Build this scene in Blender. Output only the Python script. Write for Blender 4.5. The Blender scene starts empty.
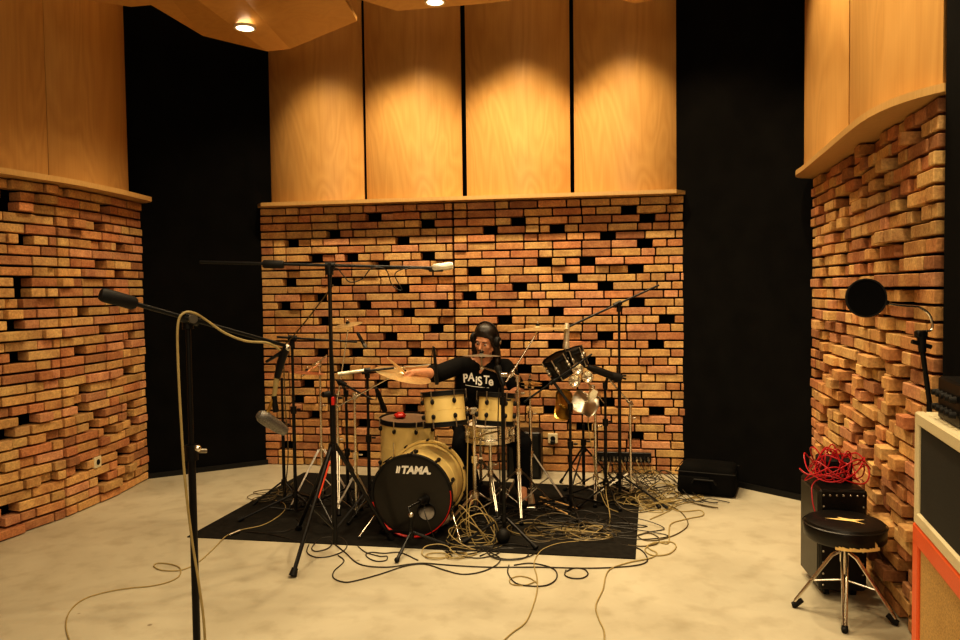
import bpy, math, random
from mathutils import Vector, Matrix, Quaternion
from mathutils.bvhtree import BVHTree
PI = math.pi
scene = bpy.context.scene
col = scene.collection

# ------------------------------------------------------------------ camera
CAM = Vector((0, 0, 1.6)); F = 750.0
PITCH = math.radians(2.29); ROLL = math.radians(0.72)
_q = Matrix.Rotation(math.radians(90) - PITCH, 3, 'X') @ Matrix.Rotation(-ROLL, 3, 'Z')
def ray(px, py):
    return (_q @ Vector(((px - 480) / F, (320 - py) / F, -1.0))).normalized()
def P(px, py, Y):                       # world point seen at a place of the photo, at distance Y into the room
    d = ray(px, py); return CAM + d * (Y / d.y)
def G(px, py, z=0.0):                   # point of the floor (or height z) seen there
    d = ray(px, py); return CAM + d * ((z - CAM.z) / d.z)
cd = bpy.data.cameras.new('camera'); cam = bpy.data.objects.new('camera', cd); col.objects.link(cam)
cam.location = CAM; cam.rotation_euler = _q.to_euler(); cd.sensor_width = 36; cd.lens = F / 960 * 36
cd.clip_start = 0.05
scene.camera = cam

# ------------------------------------------------------------------ materials
MATS = {}
def mat(name, c, rough=0.5, metal=0.0, spec=None, bump=None, noise=None, emit=None):
    m = bpy.data.materials.new(name); m.use_nodes = True; nt = m.node_tree
    b = nt.nodes['Principled BSDF']
    b.inputs['Base Color'].default_value = (*c, 1); b.inputs['Roughness'].default_value = rough
    b.inputs['Metallic'].default_value = metal
    if spec is not None: b.inputs['Specular IOR Level'].default_value = spec
    tc = nt.nodes.new('ShaderNodeTexCoord')
    sc, amt = noise if noise else (40.0, 0.12)
    n = nt.nodes.new('ShaderNodeTexNoise'); n.inputs['Scale'].default_value = sc; n.inputs['Detail'].default_value = 4
    nt.links.new(tc.outputs['Object'], n.inputs['Vector'])
    mx = nt.nodes.new('ShaderNodeMixRGB'); mx.blend_type = 'MULTIPLY'; mx.inputs[0].default_value = 1
    mx.inputs[1].default_value = (*c, 1)
    r = nt.nodes.new('ShaderNodeMapRange'); r.inputs[1].default_value = .3; r.inputs[2].default_value = .7
    r.inputs[3].default_value = 1 - amt; r.inputs[4].default_value = 1 + amt
    nt.links.new(n.outputs['Fac'], r.inputs[0]); nt.links.new(r.outputs[0], mx.inputs[2])
    nt.links.new(mx.outputs[0], b.inputs['Base Color'])
    if bump:
        bp = nt.nodes.new('ShaderNodeBump'); bp.inputs['Distance'].default_value = bump
        nt.links.new(n.outputs['Fac'], bp.inputs['Height']); nt.links.new(bp.outputs[0], b.inputs['Normal'])
    if emit:
        b.inputs['Emission Color'].default_value = (*emit[0], 1); b.inputs['Emission Strength'].default_value = emit[1]
    MATS[name] = m; return m
black = mat('black_metal', (.006, .006, .006), .38, 0, .32)
rubber = mat('black_rubber', (.006, .006, .006), .6, 0, .3)
chrome = mat('chrome', (.90, .85, .74), .24, 1.0)
dchrome = mat('dull_chrome', (.58, .54, .46), .34, 1.0)
blackfab = mat('black_cloth', (.004, .0038, .0035), .95, 0, .12, noise=(6, .3))
matfab = mat('mat_felt', (.013, .012, .010), .95, 0, .15, noise=(25, .35))
cream = mat('cream_lacquer', (.80, .62, .25), .28, 0, .5, noise=(9, .07))
headblk = mat('black_drum_head', (.014, .012, .009), .3, 0, .4)
headtan = mat('worn_drum_head', (.20, .13, .08), .5)
headcoat = mat('coated_drum_head', (.62, .55, .45), .6)
red = mat('red_plastic', (.55, .02, .012), .35)
redcab = mat('red_cable', (.42, .006, .016), .4)
white = mat('white_print', (.82, .80, .74), .5)
brass = mat('cymbal_bronze', (.95, .78, .45), .36, 1.0)
silverc = mat('silver_cymbal', (.50, .46, .38), .36, 1.0)
cabbeige = mat('beige_cable', (.36, .28, .12), .5)
cabblk = mat('black_cable', (.016, .013, .009), .5)
cabbrn = mat('brown_cable', (.09, .065, .025), .5)
skin = mat('skin', (.56, .27, .15), .5)
hairm = mat('dark_hair', (.012, .008, .006), .45, noise=(120, .4))
shirt = mat('black_shirt', (.005, .005, .005), .9, 0, .15)
jeans = mat('dark_trousers', (.007, .008, .010), .9, 0, .15)
stickw = mat('stick_wood', (.72, .46, .20), .45)
vinyl = mat('black_vinyl', (.008, .007, .006), .36, 0, .4, bump=.0006, noise=(220, .2))
foam = mat('yellow_foam', (.85, .62, .25), .9)
tolexc = mat('cream_vinyl', (.74, .66, .44), .5, bump=.0004, noise=(200, .06))
orange = mat('orange_vinyl', (.80, .13, .03), .45, bump=.0004, noise=(200, .06))
goldcl = mat('gold_grille_cloth', (.50, .32, .11), .85, noise=(160, .3))
grille = mat('dark_grille_cloth', (.016, .017, .014), .85, noise=(160, .3))
casegr = mat('case_side_laminate', (.035, .033, .024), .4)
plastic = mat('ivory_plastic', (.70, .62, .42), .45)
goldm = mat('yellow_brass', (.75, .52, .12), .3, 1.0)
micw = mat('champagne_metal', (.78, .72, .58), .35, .6)
greym = mat('grey_mesh', (.20, .19, .17), .42, .7, noise=(300, .4), bump=.001)
holeshade = mat('hole_shade', (.004, .0035, .003), .95, 0, .0)  # shade inside the brick wall, put into a near-black colour
lampglow = mat('lamp_glass', (1, 1, 1), .5, emit=((1.0, .86, .66), 7))
ceilblk = mat('ceiling_black', (.010, .009, .008), .95, 0, .1)
redpr = mat('red_sticker', (.75, .09, .04), .45)
reddish = mat('reddish_cymbal', (.88, .42, .26), .36, 1.0)  # even reddish metal tone

def brick_mat():
    m = bpy.data.materials.new('brick'); m.use_nodes = True; nt = m.node_tree; N = nt.nodes; L = nt.links
    b = N['Principled BSDF']; b.inputs['Roughness'].default_value = .88; b.inputs['Specular IOR Level'].default_value = .2
    at = N.new('ShaderNodeAttribute'); at.attribute_name = 'Col'
    tc = N.new('ShaderNodeTexCoord')
    n1 = N.new('ShaderNodeTexNoise'); n1.inputs['Scale'].default_value = 9; n1.inputs['Detail'].default_value = 5; n1.inputs['Roughness'].default_value = .65
    n2 = N.new('ShaderNodeTexNoise'); n2.inputs['Scale'].default_value = 70; n2.inputs['Detail'].default_value = 4
    for n in (n1, n2): L.new(tc.outputs['Object'], n.inputs['Vector'])
    cr = N.new('ShaderNodeValToRGB'); cr.color_ramp.elements[0].color = (.74, .62, .58, 1); cr.color_ramp.elements[1].color = (1.15, 1.15, 1.02, 1)
    cr.color_ramp.elements[0].position = .32; cr.color_ramp.elements[1].position = .68
    L.new(n1.outputs['Fac'], cr.inputs[0])
    cr2 = N.new('ShaderNodeValToRGB'); cr2.color_ramp.elements[0].color = (.84, .82, .80, 1); cr2.color_ramp.elements[1].color = (1.10, 1.10, 1.10, 1)
    cr2.color_ramp.elements[0].position = .35; cr2.color_ramp.elements[1].position = .65
    L.new(n2.outputs['Fac'], cr2.inputs[0])
    a = N.new('ShaderNodeMixRGB'); a.blend_type = 'MULTIPLY'; a.inputs[0].default_value = 1
    L.new(at.outputs['Color'], a.inputs[1]); L.new(cr.outputs[0], a.inputs[2])
    c = N.new('ShaderNodeMixRGB'); c.blend_type = 'MULTIPLY'; c.inputs[0].default_value = 1
    L.new(a.outputs[0], c.inputs[1]); L.new(cr2.outputs[0], c.inputs[2]); L.new(c.outputs[0], b.inputs['Base Color'])
    bp = N.new('ShaderNodeBump'); bp.inputs['Distance'].default_value = .004; bp.inputs['Strength'].default_value = .8
    L.new(n2.outputs['Fac'], bp.inputs['Height']); L.new(bp.outputs[0], b.inputs['Normal'])
    return m
brickm = brick_mat()

def wood_mat(name, c0, c1, scale=1.0):
    m = bpy.data.materials.new(name); m.use_nodes = True; nt = m.node_tree; N = nt.nodes; L = nt.links
    b = N['Principled BSDF']; b.inputs['Roughness'].default_value = .36; b.inputs['Specular IOR Level'].default_value = .45
    tc = N.new('ShaderNodeTexCoord'); mp = N.new('ShaderNodeMapping')
    mp.inputs['Scale'].default_value = (1.6 * scale, 1.6 * scale, .42 * scale)
    L.new(tc.outputs['Object'], mp.inputs['Vector'])
    n = N.new('ShaderNodeTexNoise'); n.inputs['Scale'].default_value = 1.3; n.inputs['Detail'].default_value = 2; n.inputs['Distortion'].default_value = .6
    L.new(mp.outputs[0], n.inputs['Vector'])
    mm = N.new('ShaderNodeMath'); mm.operation = 'MULTIPLY'; mm.inputs[1].default_value = 26; L.new(n.outputs['Fac'], mm.inputs[0])
    fr = N.new('ShaderNodeMath'); fr.operation = 'PINGPONG'; fr.inputs[1].default_value = 1; L.new(mm.outputs[0], fr.inputs[0])
    f = N.new('ShaderNodeTexNoise'); f.inputs['Scale'].default_value = 22; f.inputs['Detail'].default_value = 6
    mp2 = N.new('ShaderNodeMapping'); mp2.inputs['Scale'].default_value = (3, 3, .12); L.new(tc.outputs['Object'], mp2.inputs['Vector']); L.new(mp2.outputs[0], f.inputs['Vector'])
    ad = N.new('ShaderNodeMath'); ad.operation = 'MULTIPLY_ADD'; ad.inputs[1].default_value = .42; L.new(fr.outputs[0], ad.inputs[0]); 
    m3 = N.new('ShaderNodeMath'); m3.operation = 'MULTIPLY'; m3.inputs[1].default_value = .75; L.new(f.outputs['Fac'], m3.inputs[0]); L.new(m3.outputs[0], ad.inputs[2])
    cr = N.new('ShaderNodeValToRGB'); cr.color_ramp.elements[0].color = (*c0, 1); cr.color_ramp.elements[1].color = (*c1, 1)
    cr.color_ramp.elements[0].position = .0; cr.color_ramp.elements[1].position = 1.0
    L.new(ad.outputs[0], cr.inputs[0]); L.new(cr.outputs[0], b.inputs['Base Color'])
    return m
wood = wood_mat('wood_veneer', (.50, .27, .085), (.64, .38, .135))
woodsh = wood_mat('wood_shelf', (.56, .35, .13), (.66, .43, .18), 3)
woodce = wood_mat('wood_ceiling', (.50, .27, .075), (.58, .33, .10))

def floor_mat():
    m = bpy.data.materials.new('concrete'); m.use_nodes = True; nt = m.node_tree; N = nt.nodes; L = nt.links
    b = N['Principled BSDF']; b.inputs['Specular IOR Level'].default_value = .4
    tc = N.new('ShaderNodeTexCoord')
    n = N.new('ShaderNodeTexNoise'); n.inputs['Scale'].default_value = 1.1; n.inputs['Detail'].default_value = 7; n.inputs['Roughness'].default_value = .6; n.inputs['Distortion'].default_value = .5
    L.new(tc.outputs['Object'], n.inputs['Vector'])
    cr = N.new('ShaderNodeValToRGB'); e = cr.color_ramp.elements
    e[0].position = .3; e[0].color = (.40, .365, .27, 1); e[1].position = .7; e[1].color = (.55, .515, .395, 1)
    L.new(n.outputs['Fac'], cr.inputs[0])
    v = N.new('ShaderNodeTexNoise'); v.inputs['Scale'].default_value = 7; v.inputs['Detail'].default_value = 8
    L.new(tc.outputs['Object'], v.inputs['Vector'])
    cr2 = N.new('ShaderNodeValToRGB'); e = cr2.color_ramp.elements
    e[0].position = .28; e[0].color = (.88, .86, .83, 1); e[1].position = .5; e[1].color = (1.04, 1.04, 1.04, 1)
    L.new(v.outputs['Fac'], cr2.inputs[0])
    sp = N.new('ShaderNodeTexVoronoi'); sp.inputs['Scale'].default_value = 2.1; L.new(tc.outputs['Object'], sp.inputs['Vector'])
    cr3 = N.new('ShaderNodeValToRGB'); e = cr3.color_ramp.elements; e[0].position = .018; e[0].color = (.5, .45, .4, 1); e[1].position = .03; e[1].color = (1, 1, 1, 1)
    L.new(sp.outputs['Distance'], cr3.inputs[0])
    a = N.new('ShaderNodeMixRGB'); a.blend_type = 'MULTIPLY'; a.inputs[0].default_value = 1
    L.new(cr.outputs[0], a.inputs[1]); L.new(cr2.outputs[0], a.inputs[2])
    a2 = N.new('ShaderNodeMixRGB'); a2.blend_type = 'MULTIPLY'; a2.inputs[0].default_value = 1
    L.new(a.outputs[0], a2.inputs[1]); L.new(cr3.outputs[0], a2.inputs[2]); L.new(a2.outputs[0], b.inputs['Base Color'])
    r = N.new('ShaderNodeMapRange'); r.inputs[3].default_value = .42; r.inputs[4].default_value = .65; L.new(n.outputs['Fac'], r.inputs[0]); L.new(r.outputs[0], b.inputs['Roughness'])
    bp = N.new('ShaderNodeBump'); bp.inputs['Distance'].default_value = .002; bp.inputs['Strength'].default_value = .4; L.new(v.outputs['Fac'], bp.inputs['Height']); L.new(bp.outputs[0], b.inputs['Normal'])
    return m
concrete = floor_mat()

# ------------------------------------------------------------------ mesh helpers
def frame(d):
    d = Vector(d).normalized(); a = Vector((0, 0, 1)) if abs(d.z) < .95 else Vector((1, 0, 0))
    u = a.cross(d).normalized(); return u, d.cross(u).normalized(), d
class MB:
    def __init__(s): s.v = []; s.f = []; s.c = []; s.mi = []; s.cur = 0
    def add(s, vs, fs, c=None):
        n = len(s.v); s.v += [Vector(v) for v in vs]; s.f += [tuple(i + n for i in f) for f in fs]
        s.mi += [s.cur] * len(fs); s.c += [c or (1, 1, 1, 1)] * len(vs); return s
    def box(s, cen, size, R=None, ch=0.0, c=None):
        x, y, z = (a / 2 for a in size); R = R or Matrix.Identity(3); cen = Vector(cen)
        if ch <= 0:
            vs = [(sx * x, sy * y, sz * z) for sx in (-1, 1) for sy in (-1, 1) for sz in (-1, 1)]
            fs = [(0, 1, 3, 2), (4, 6, 7, 5), (0, 4, 5, 1), (2, 3, 7, 6), (0, 2, 6, 4), (1, 5, 7, 3)]
        else:
            vs = []; idx = {}
            for sx in (-1, 1):
                for sy in (-1, 1):
                    for sz in (-1, 1):
                        for ax in range(3):
                            p = [sx * (x - ch), sy * (y - ch), sz * (z - ch)]; p[ax] = (sx * x, sy * y, sz * z)[ax]
                            idx[(sx, sy, sz, ax)] = len(vs); vs.append(p)
            fs = []
            for ax in range(3):
                o1, o2 = [(1, 2), (2, 0), (0, 1)][ax]
                for sg in (-1, 1):
                    q = []
                    for a, b in ((-1, -1), (1, -1), (1, 1), (-1, 1)):
                        k = [0, 0, 0]; k[ax] = sg; k[o1] = a; k[o2] = b; q.append(idx[(*k, ax)])
                    fs.append(tuple(q if sg > 0 else q[::-1]))
                    # edges along ax
                for a in (-1, 1):
                    for b in (-1, 1):
                        k0 = [0] * 3; k1 = [0] * 3; k0[ax] = -1; k1[ax] = 1
                        for k in (k0, k1): k[o1] = a; k[o2] = b
                        q = [idx[(*k0, o1)], idx[(*k1, o1)], idx[(*k1, o2)], idx[(*k0, o2)]]
                        fs.append(tuple(q if a * b < 0 else q[::-1]))
            for sx in (-1, 1):
                for sy in (-1, 1):
                    for sz in (-1, 1):
                        q = [idx[(sx, sy, sz, k)] for k in range(3)]
                        fs.append(tuple(q if sx * sy * sz > 0 else q[::-1]))
        return s.add([R @ Vector(v) + cen for v in vs], fs, c)
    def cyl(s, p0, p1, r0, r1=None, n=12, cap=True):
        r1 = r0 if r1 is None else r1; p0 = Vector(p0); p1 = Vector(p1); u, w, d = frame(p1 - p0)
        vs = [p + (u * math.cos(2 * PI * i / n) + w * math.sin(2 * PI * i / n)) * r for p, r in ((p0, r0), (p1, r1)) for i in range(n)]
        fs = [(i, (i + 1) % n, n + (i + 1) % n, n + i) for i in range(n)]
        if cap: fs += [tuple(range(n))[::-1], tuple(range(n, 2 * n))]
        return s.add(vs, fs)
    def tube(s, pts, r, n=8, closed=False):
        pts = [Vector(p) for p in pts]; m = len(pts); vs = []; fs = []; up = None
        for i, p in enumerate(pts):
            a = pts[(i - 1) % m] if (closed or i > 0) else p; b = pts[(i + 1) % m] if (closed or i < m - 1) else p
            d = (b - a)
            if d.length < 1e-9: d = Vector((0, 0, 1))
            d.normalize()
            if up is None: u, w, _ = frame(d)
            else:
                u = (up - d * up.dot(d))
                if u.length < 1e-6: u = frame(d)[0]
                u.normalize(); w = d.cross(u)
            up = u; rr = r[i] if isinstance(r, (list, tuple)) else r
            vs += [p + (u * math.cos(2 * PI * k / n) + w * math.sin(2 * PI * k / n)) * rr for k in range(n)]
        for i in range(m if closed else m - 1):
            j = (i + 1) % m
            fs += [(i * n + k, i * n + (k + 1) % n, j * n + (k + 1) % n, j * n + k) for k in range(n)]
        if not closed: fs += [tuple(range(n))[::-1], tuple(range((m - 1) * n, m * n))]
        return s.add(vs, fs)
    def lathe(s, prof, cen, axis, n=32, closed=False):   # prof: (radius, height along axis)
        cen = Vector(cen); u, w, d = frame(axis); m = len(prof)
        vs = [cen + d * h + (u * math.cos(2 * PI * i / n) + w * math.sin(2 * PI * i / n)) * max(r, 1e-5) for r, h in prof for i in range(n)]
        fs = []
        for j in range(m if closed else m - 1):
            k = (j + 1) % m
            fs += [(j * n + i, j * n + (i + 1) % n, k * n + (i + 1) % n, k * n + i) for i in range(n)]
        return s.add(vs, fs)
    def sphere(s, cen, r, R=None, n=16, m=10):
        cen = Vector(cen); r = (r, r, r) if isinstance(r, (int, float)) else r; R = R or Matrix.Identity(3); vs = []; fs = []
        for j in range(1, m):
            t = PI * j / m
            for i in range(n):
                a = 2 * PI * i / n; vs.append(cen + R @ Vector((r[0] * math.sin(t) * math.cos(a), r[1] * math.sin(t) * math.sin(a), r[2] * math.cos(t))))
        vs.append(cen + R @ Vector((0, 0, r[2]))); vs.append(cen + R @ Vector((0, 0, -r[2]))); T = len(vs) - 2
        for j in range(m - 2): fs += [(j * n + i, (j + 1) * n + i, (j + 1) * n + (i + 1) % n, j * n + (i + 1) % n) for i in range(n)]
        fs += [(T, i, (i + 1) % n) for i in range(n)] + [(T + 1, (m - 2) * n + (i + 1) % n, (m - 2) * n + i) for i in range(n)]
        return s.add(vs, fs)
    def caps(s, p0, p1, r0, r1, n=14):      # tapered capsule
        s.cyl(p0, p1, r0, r1, n); s.sphere(p0, r0, n=n); s.sphere(p1, r1, n=n); return s
    def prism(s, poly, z0, z1):
        n = len(poly); vs = [(x, y, z0) for x, y in poly] + [(x, y, z1) for x, y in poly]
        fs = [(i, (i + 1) % n, n + (i + 1) % n, n + i) for i in range(n)] + [tuple(range(n))[::-1], tuple(range(n, 2 * n))]
        return s.add(vs, fs)
    def build(s, name, m, parent=None, smooth=False, colors=False):
        org = root_loc(parent); me = bpy.data.meshes.new(name)
        me.from_pydata([v - org for v in s.v], [], s.f)
        for q in (m if isinstance(m, (list, tuple)) else [m]): me.materials.append(q)
        me.polygons.foreach_set('material_index', s.mi)
        if colors:
            a = me.color_attributes.new('Col', 'FLOAT_COLOR', 'POINT')
            a.data.foreach_set('color', [k for c in s.c for k in c])
        me.update()
        import bmesh
        bm = bmesh.new(); bm.from_mesh(me); bmesh.ops.recalc_face_normals(bm, faces=bm.faces); bm.to_mesh(me); bm.free()
        if smooth:
            me.polygons.foreach_set('use_smooth', [True] * len(me.polygons))
            try: me.set_sharp_from_angle(angle=math.radians(40))
            except Exception: pass
        o = bpy.data.objects.new(name, me); col.objects.link(o)
        if parent is not None: o.parent = parent
        return o
LOC = {}
def root_loc(p):
    if p is None: return Vector((0, 0, 0))
    while p.parent is not None: p = p.parent
    return LOC.get(p.name, Vector((0, 0, 0)))
def tag(o, label, cat, group=None, kind=None):
    o['label'] = label; o['category'] = cat
    if group: o['group'] = group
    if kind: o['kind'] = kind
    return o
def thing(name, label, cat, loc, group=None):
    o = bpy.data.objects.new(name, None); o.empty_display_size = .05; col.objects.link(o); o.location = loc
    LOC[o.name] = Vector(loc); return tag(o, label, cat, group)
def solo(name, mb, m, label, cat, group=None, loc=None, smooth=True, kind=None):   # a thing that is one mesh
    c = Vector(loc) if loc is not None else Vector((sum(v.x for v in mb.v) / len(mb.v), sum(v.y for v in mb.v) / len(mb.v), min(v.z for v in mb.v)))
    mb.v = [v - c for v in mb.v]; o = mb.build(name, m, None, smooth); o.location = c; LOC[o.name] = c
    return tag(o, label, cat, group, kind)
def struct(name, mb, m, colors=False, smooth=False, label=None, cat=None):
    o = mb.build(name, m, None, smooth, colors); o['kind'] = 'structure'
    if label: o['label'] = label
    if cat: o['category'] = cat
    return o
def spline(pts, per=10, closed=False):
    pts = [Vector(p) for p in pts]; out = []; n = len(pts)
    rng = range(n if closed else n - 1)
    for i in rng:
        g = (lambda k: pts[k % n]) if closed else (lambda k: pts[max(0, min(n - 1, k))])
        p0, p1, p2, p3 = g(i - 1), g(i), g(i + 1), g(i + 2)
        for j in range(per):
            t = j / per
            out.append(.5 * ((2 * p1) + (p2 - p0) * t + (2 * p0 - 5 * p1 + 4 * p2 - p3) * t * t + (3 * p1 - p0 - 3 * p2 + p3) * t ** 3))
    if not closed: out.append(pts[-1])
    return out
def text_mesh(body, size, shear=0, offset=0, depth=0.0):
    c = bpy.data.curves.new('t', 'FONT'); c.body = body; c.size = size; c.shear = shear; c.offset = offset; c.extrude = depth
    c.resolution_u = 3
    o = bpy.data.objects.new('t', c); col.objects.link(o); bpy.context.view_layer.update()
    me = bpy.data.meshes.new_from_object(o.evaluated_get(bpy.context.evaluated_depsgraph_get()))
    vs = [v.co.copy() for v in me.vertices]; fs = [tuple(p.vertices) for p in me.polygons]
    bpy.data.objects.remove(o); bpy.data.meshes.remove(me); return vs, fs

# ------------------------------------------------------------------ setting
HW = 2.376; NC = 33; CH = HW / NC
random.seed(4)
def wallpath(pts):
    pts = [Vector((p[0], p[1])) for p in pts]; L = [0]
    for a, b in zip(pts, pts[1:]): L.append(L[-1] + (b - a).length)
    def at(s):
        for i in range(len(pts) - 1):
            if s <= L[i + 1] or i == len(pts) - 2:
                t = (pts[i + 1] - pts[i]).normalized(); return pts[i] + t * (s - L[i]), t
    return at, L
PAL = [(.52, .30, .14), (.57, .37, .17), (.50, .27, .13), (.58, .40, .19), (.47, .23, .12), (.54, .33, .15), (.51, .34, .16), (.38, .20, .11), (.54, .30, .18), (.56, .38, .19)]
def brick_wall(name, pts, side, holes=None, seams=(), p_hole=.05, p_out=.05, out=.03, p_in=.06, seed=1, label='', halves=.27, jit=.004, hstep=None, tone=1.0):
    rng = random.Random(seed); at, L = wallpath(pts); total = L[-1]; mb = MB()
    J = .012
    def put(a, b, r, half):
        if b - a < .03: return
        m, t = at((a + b) / 2); nrm = Vector((-t.y, t.x)) * side      # towards the room
        d = rng.uniform(-jit, jit); edge = a < .16 or b > total - .16
        if half and rng.random() < p_in * 3: d -= rng.uniform(.015, .04)
        elif rng.random() < p_out * (2.2 if half else .8): d += rng.uniform(.4, 1) * out
        if edge: d = max(-.004, min(.010, d))
        D = .105; c = Vector((m.x, m.y, 0)) + Vector((nrm.x, nrm.y, 0)) * (d - D / 2)
        R = Matrix(((t.x, nrm.x, 0), (t.y, nrm.y, 0), (0, 0, 1)))
        R = R @ Matrix.Rotation(rng.uniform(-.008, .008), 3, 'Z') @ Matrix.Rotation(rng.uniform(-.006, .006), 3, 'Y')
        base = rng.choice(PAL); k = rng.uniform(.90, 1.30)
        mb.box(c + Vector((0, 0, r * CH + CH / 2)), (b - a - J, D, CH - rng.uniform(.012, .017)), R, .0035, tuple(x * k for x in base) + (1,))
    def fill(a, b, r):
        x = a; first = True
        while b - x > .03:
            half = rng.random() < halves or (first and rng.random() < .4)
            w = .122 if half else .25
            if b - x < .16: w = b - x; half = w < .16
            elif b - x - w < .05: w = b - x if not half else b - x
            if w > .27: w = (b - x) / 2
            put(x, x + w, r, w < .17); x += w; first = False
    cuts = [0] + list(seams) + [total]
    for r in range(NC):
        for a, b in zip(cuts, cuts[1:]):
            a2 = a + (.004 if a > 0 else 0); b2 = b - (.004 if b < total else 0)
            if holes is not None: hs = sorted(h for h in holes.get(r, []) if a2 < h < b2)
            else:
                hs = []; x = a2 + rng.uniform(.15, 1.1)
                while x < b2 - .2:
                    if rng.random() < p_hole * 12 and 0 < r < NC - 1: hs.append(x)
                    x += rng.uniform(.36, .95)
            x = a2
            for h in hs:
                if h - .061 - x < .05: continue
                fill(x, h - .061, r); x = h + .061
            fill(x, b2, r)
    mb.cur = 1                                                    # near-black sheet behind the bricks paints the shade of holes and gaps
    for i in range(len(pts) - 1):
        a = Vector(pts[i][:2]); b = Vector(pts[i + 1][:2]); t = (b - a).normalized(); nn = Vector((-t.y, t.x)) * side
        a = a - nn * .12; b = b - nn * .12
        mb.add([(a.x, a.y, 0), (b.x, b.y, 0), (b.x, b.y, HW + .02), (a.x, a.y, HW + .02)], [(0, 1, 2, 3)])
    return struct(name, mb, [brickm, holeshade], True, label=label)

BL = G(265.6, 464.4); BR = G(684, 475)
BL = Vector((BL.x, BL.y)); BR = Vector((BR.x, BR.y)); bt = (BR - BL).normalized(); BR = BR + bt * .025; bn = Vector((bt.y, -bt.x))   # bn towards the camera
hp = [(373,214.5),(427,219.5),(333,233),(291,242.5),(402,237.5),(351,256),(315,257.5),(427.5,253),(382.5,263),(474,268.5),(289,282),(334.5,280.5),(402,287.5),(469,294),(284,305.5),(364,304.5),(441.5,303),(407.5,312),(320,297.5),
(518,217),(557,225),(490,234),(629,206.5),(647.5,214.5),(608,233),(645,241),(544.5,259),(587.5,258.5),(636,266),(570,275.5),(519.5,285),(605.5,284),(637,300.5),(556,310),(667,317),(504.5,318.6),
(436,328.6),(390,337),(356,353.4),(416,353.4),(343.5,368.6),(503,344),(555.5,344),(410,410.5),(363,425.3),(381,385.5),(485,367),(524,369.5),(541.5,387),(551,412),
(605.4,335),(656.4,343.2),(522.2,403.4),(587.8,360.3),(558.5,387.3),(607,403.4),(656.9,411.6),(584,428),(325,321),(321,353),(307,384),(298,399),(315,415),(286,445.6),(362.5,458),(636,437)]
holes = {}
def ray_wall(px, py):
    d = ray(px, py); n3 = Vector((bn.x, bn.y, 0)); t = (Vector((BL.x, BL.y, 0)) - CAM).dot(n3) / d.dot(n3); return CAM + d * t
for x, y in hp:
    w = ray_wall(x, y); r = max(0, min(NC - 1, int(w.z / CH))); s = (Vector((w.x, w.y)) - BL).dot(bt)
    if all(abs(s - q) > .2 for q in holes.get(r, [])): holes.setdefault(r, []).append(s)
sm = ray_wall(454, 300); seam_s = (Vector((sm.x, sm.y)) - BL).dot(bt)
brick_wall('wall_back', [BL, BR], -1, holes, [seam_s], p_out=.05, out=.022, p_in=.07, seed=7, label='brick wall behind the drum kit with missing bricks')
LB = G(0, 541); LM = G(67, 518); LE = G(149, 479)
LB, LM, LE = (Vector((p.x, p.y)) for p in (LB, LM, LE))
LS = LB + (LB - LM).normalized() * 2.6 + Vector((-.25, 0))
lp = [LS, LB, LM, LM.lerp(LE, .5) + Vector((.03, 0)), LE]
_, LL = wallpath(lp)
brick_wall('wall_left', lp, -1, None, [LL[2]], p_hole=.064, p_out=.09, out=.038, p_in=.05, halves=.3, jit=.006, seed=11, label='brick wall on the left with missing and jutting bricks')
RE = P(811, 400, 5.42); RM = P(858, 400, 4.4); RN = P(944, 400, 3.12)
RE, RM, RN = Vector((2.41, 5.45)), Vector((2.20, 4.4)), Vector((1.895, 3.12))
rp = [RE, Vector((2.30, 4.93)), RM, Vector((2.045, 3.8)), RN]
brick_wall('wall_right', rp, -1, None, [], p_hole=.055, p_out=.13, out=.048, p_in=.12, halves=.55, jit=.010, seed=5, label='brick wall on the right with many jutting bricks')

fl = MB(); fl.box((0, 3.2, -.05), (9, 9, .1)); struct('floor', fl, concrete, label='pale polished concrete floor')
CZ = 4.45
ce = MB(); ce.box((0, 3.2, CZ + .05), (9, 9, .1)); struct('ceiling', ce, ceilblk)
def vwall(name, a, b, th=.06, side=1, z1=CZ, m=blackfab):
    a = Vector(a[:2]); b = Vector(b[:2]); t = (b - a).normalized(); n = Vector((-t.y, t.x)) * side * th
    mb = MB(); mb.prism([(a.x, a.y), (b.x, b.y), (b.x + n.x, b.y + n.y), (a.x + n.x, a.y + n.y)], 0, z1); return struct(name, mb, m)
fw = wood_mat('wood_front_wall', (.42, .26, .11), (.55, .36, .16))
vwall('wall_front_unseen', (-4.2, -1.25), (4.2, -1.25), th=-.1, m=fw)  # unseen wall behind the camera, added for fill light and reflections
vwall('wall_far_left_unseen', (-3.9, -1.25), (-3.9, 3.0), th=.1, m=fw)  # unseen side wall, added to bounce light back into the room
K1 = LE + Vector((-.12, -.02)); K2 = BL + Vector((.05, .03))
kt = (K2 - K1).normalized(); vwall('wall_black_left', K1 - kt * .05, K2 + kt * .45)
K3 = BR + Vector((-.05, .03)); K4r = G(811, 502.5); K4 = Vector((K4r.x, K4r.y)); kt2 = (K4 - K3).normalized()
vwall('wall_black_right', K3 - kt2 * .3, K4 + kt2 * .45)
vwall('wall_upper_back', BL - bn * .16 - bt * .3, BR - bn * .16 + bt * .3)
vwall('wall_upper_left', LS + Vector((-.2, 0)), LE + Vector((-.16, .05)))
vwall('wall_upper_right', RE + Vector((.3, .1)), RN + Vector((.3, -.1)))
NB = P(943.5, 300, 3.05); NBv = Vector((NB.x, NB.y))
vwall('wall_near_right', NBv, NBv + Vector((-.02, -2.0)), th=.25)
def skirting(name, a, b, n):
    t = (b - a).normalized(); q = n * .014
    mb = MB(); mb.prism([(a.x, a.y), (b.x, b.y), (b.x + q.x, b.y + q.y), (a.x + q.x, a.y + q.y)], 0, .045); struct(name, mb, rubber)
n1 = Vector((kt.y, -kt.x)); n2 = Vector((kt2.y, -kt2.x))
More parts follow.
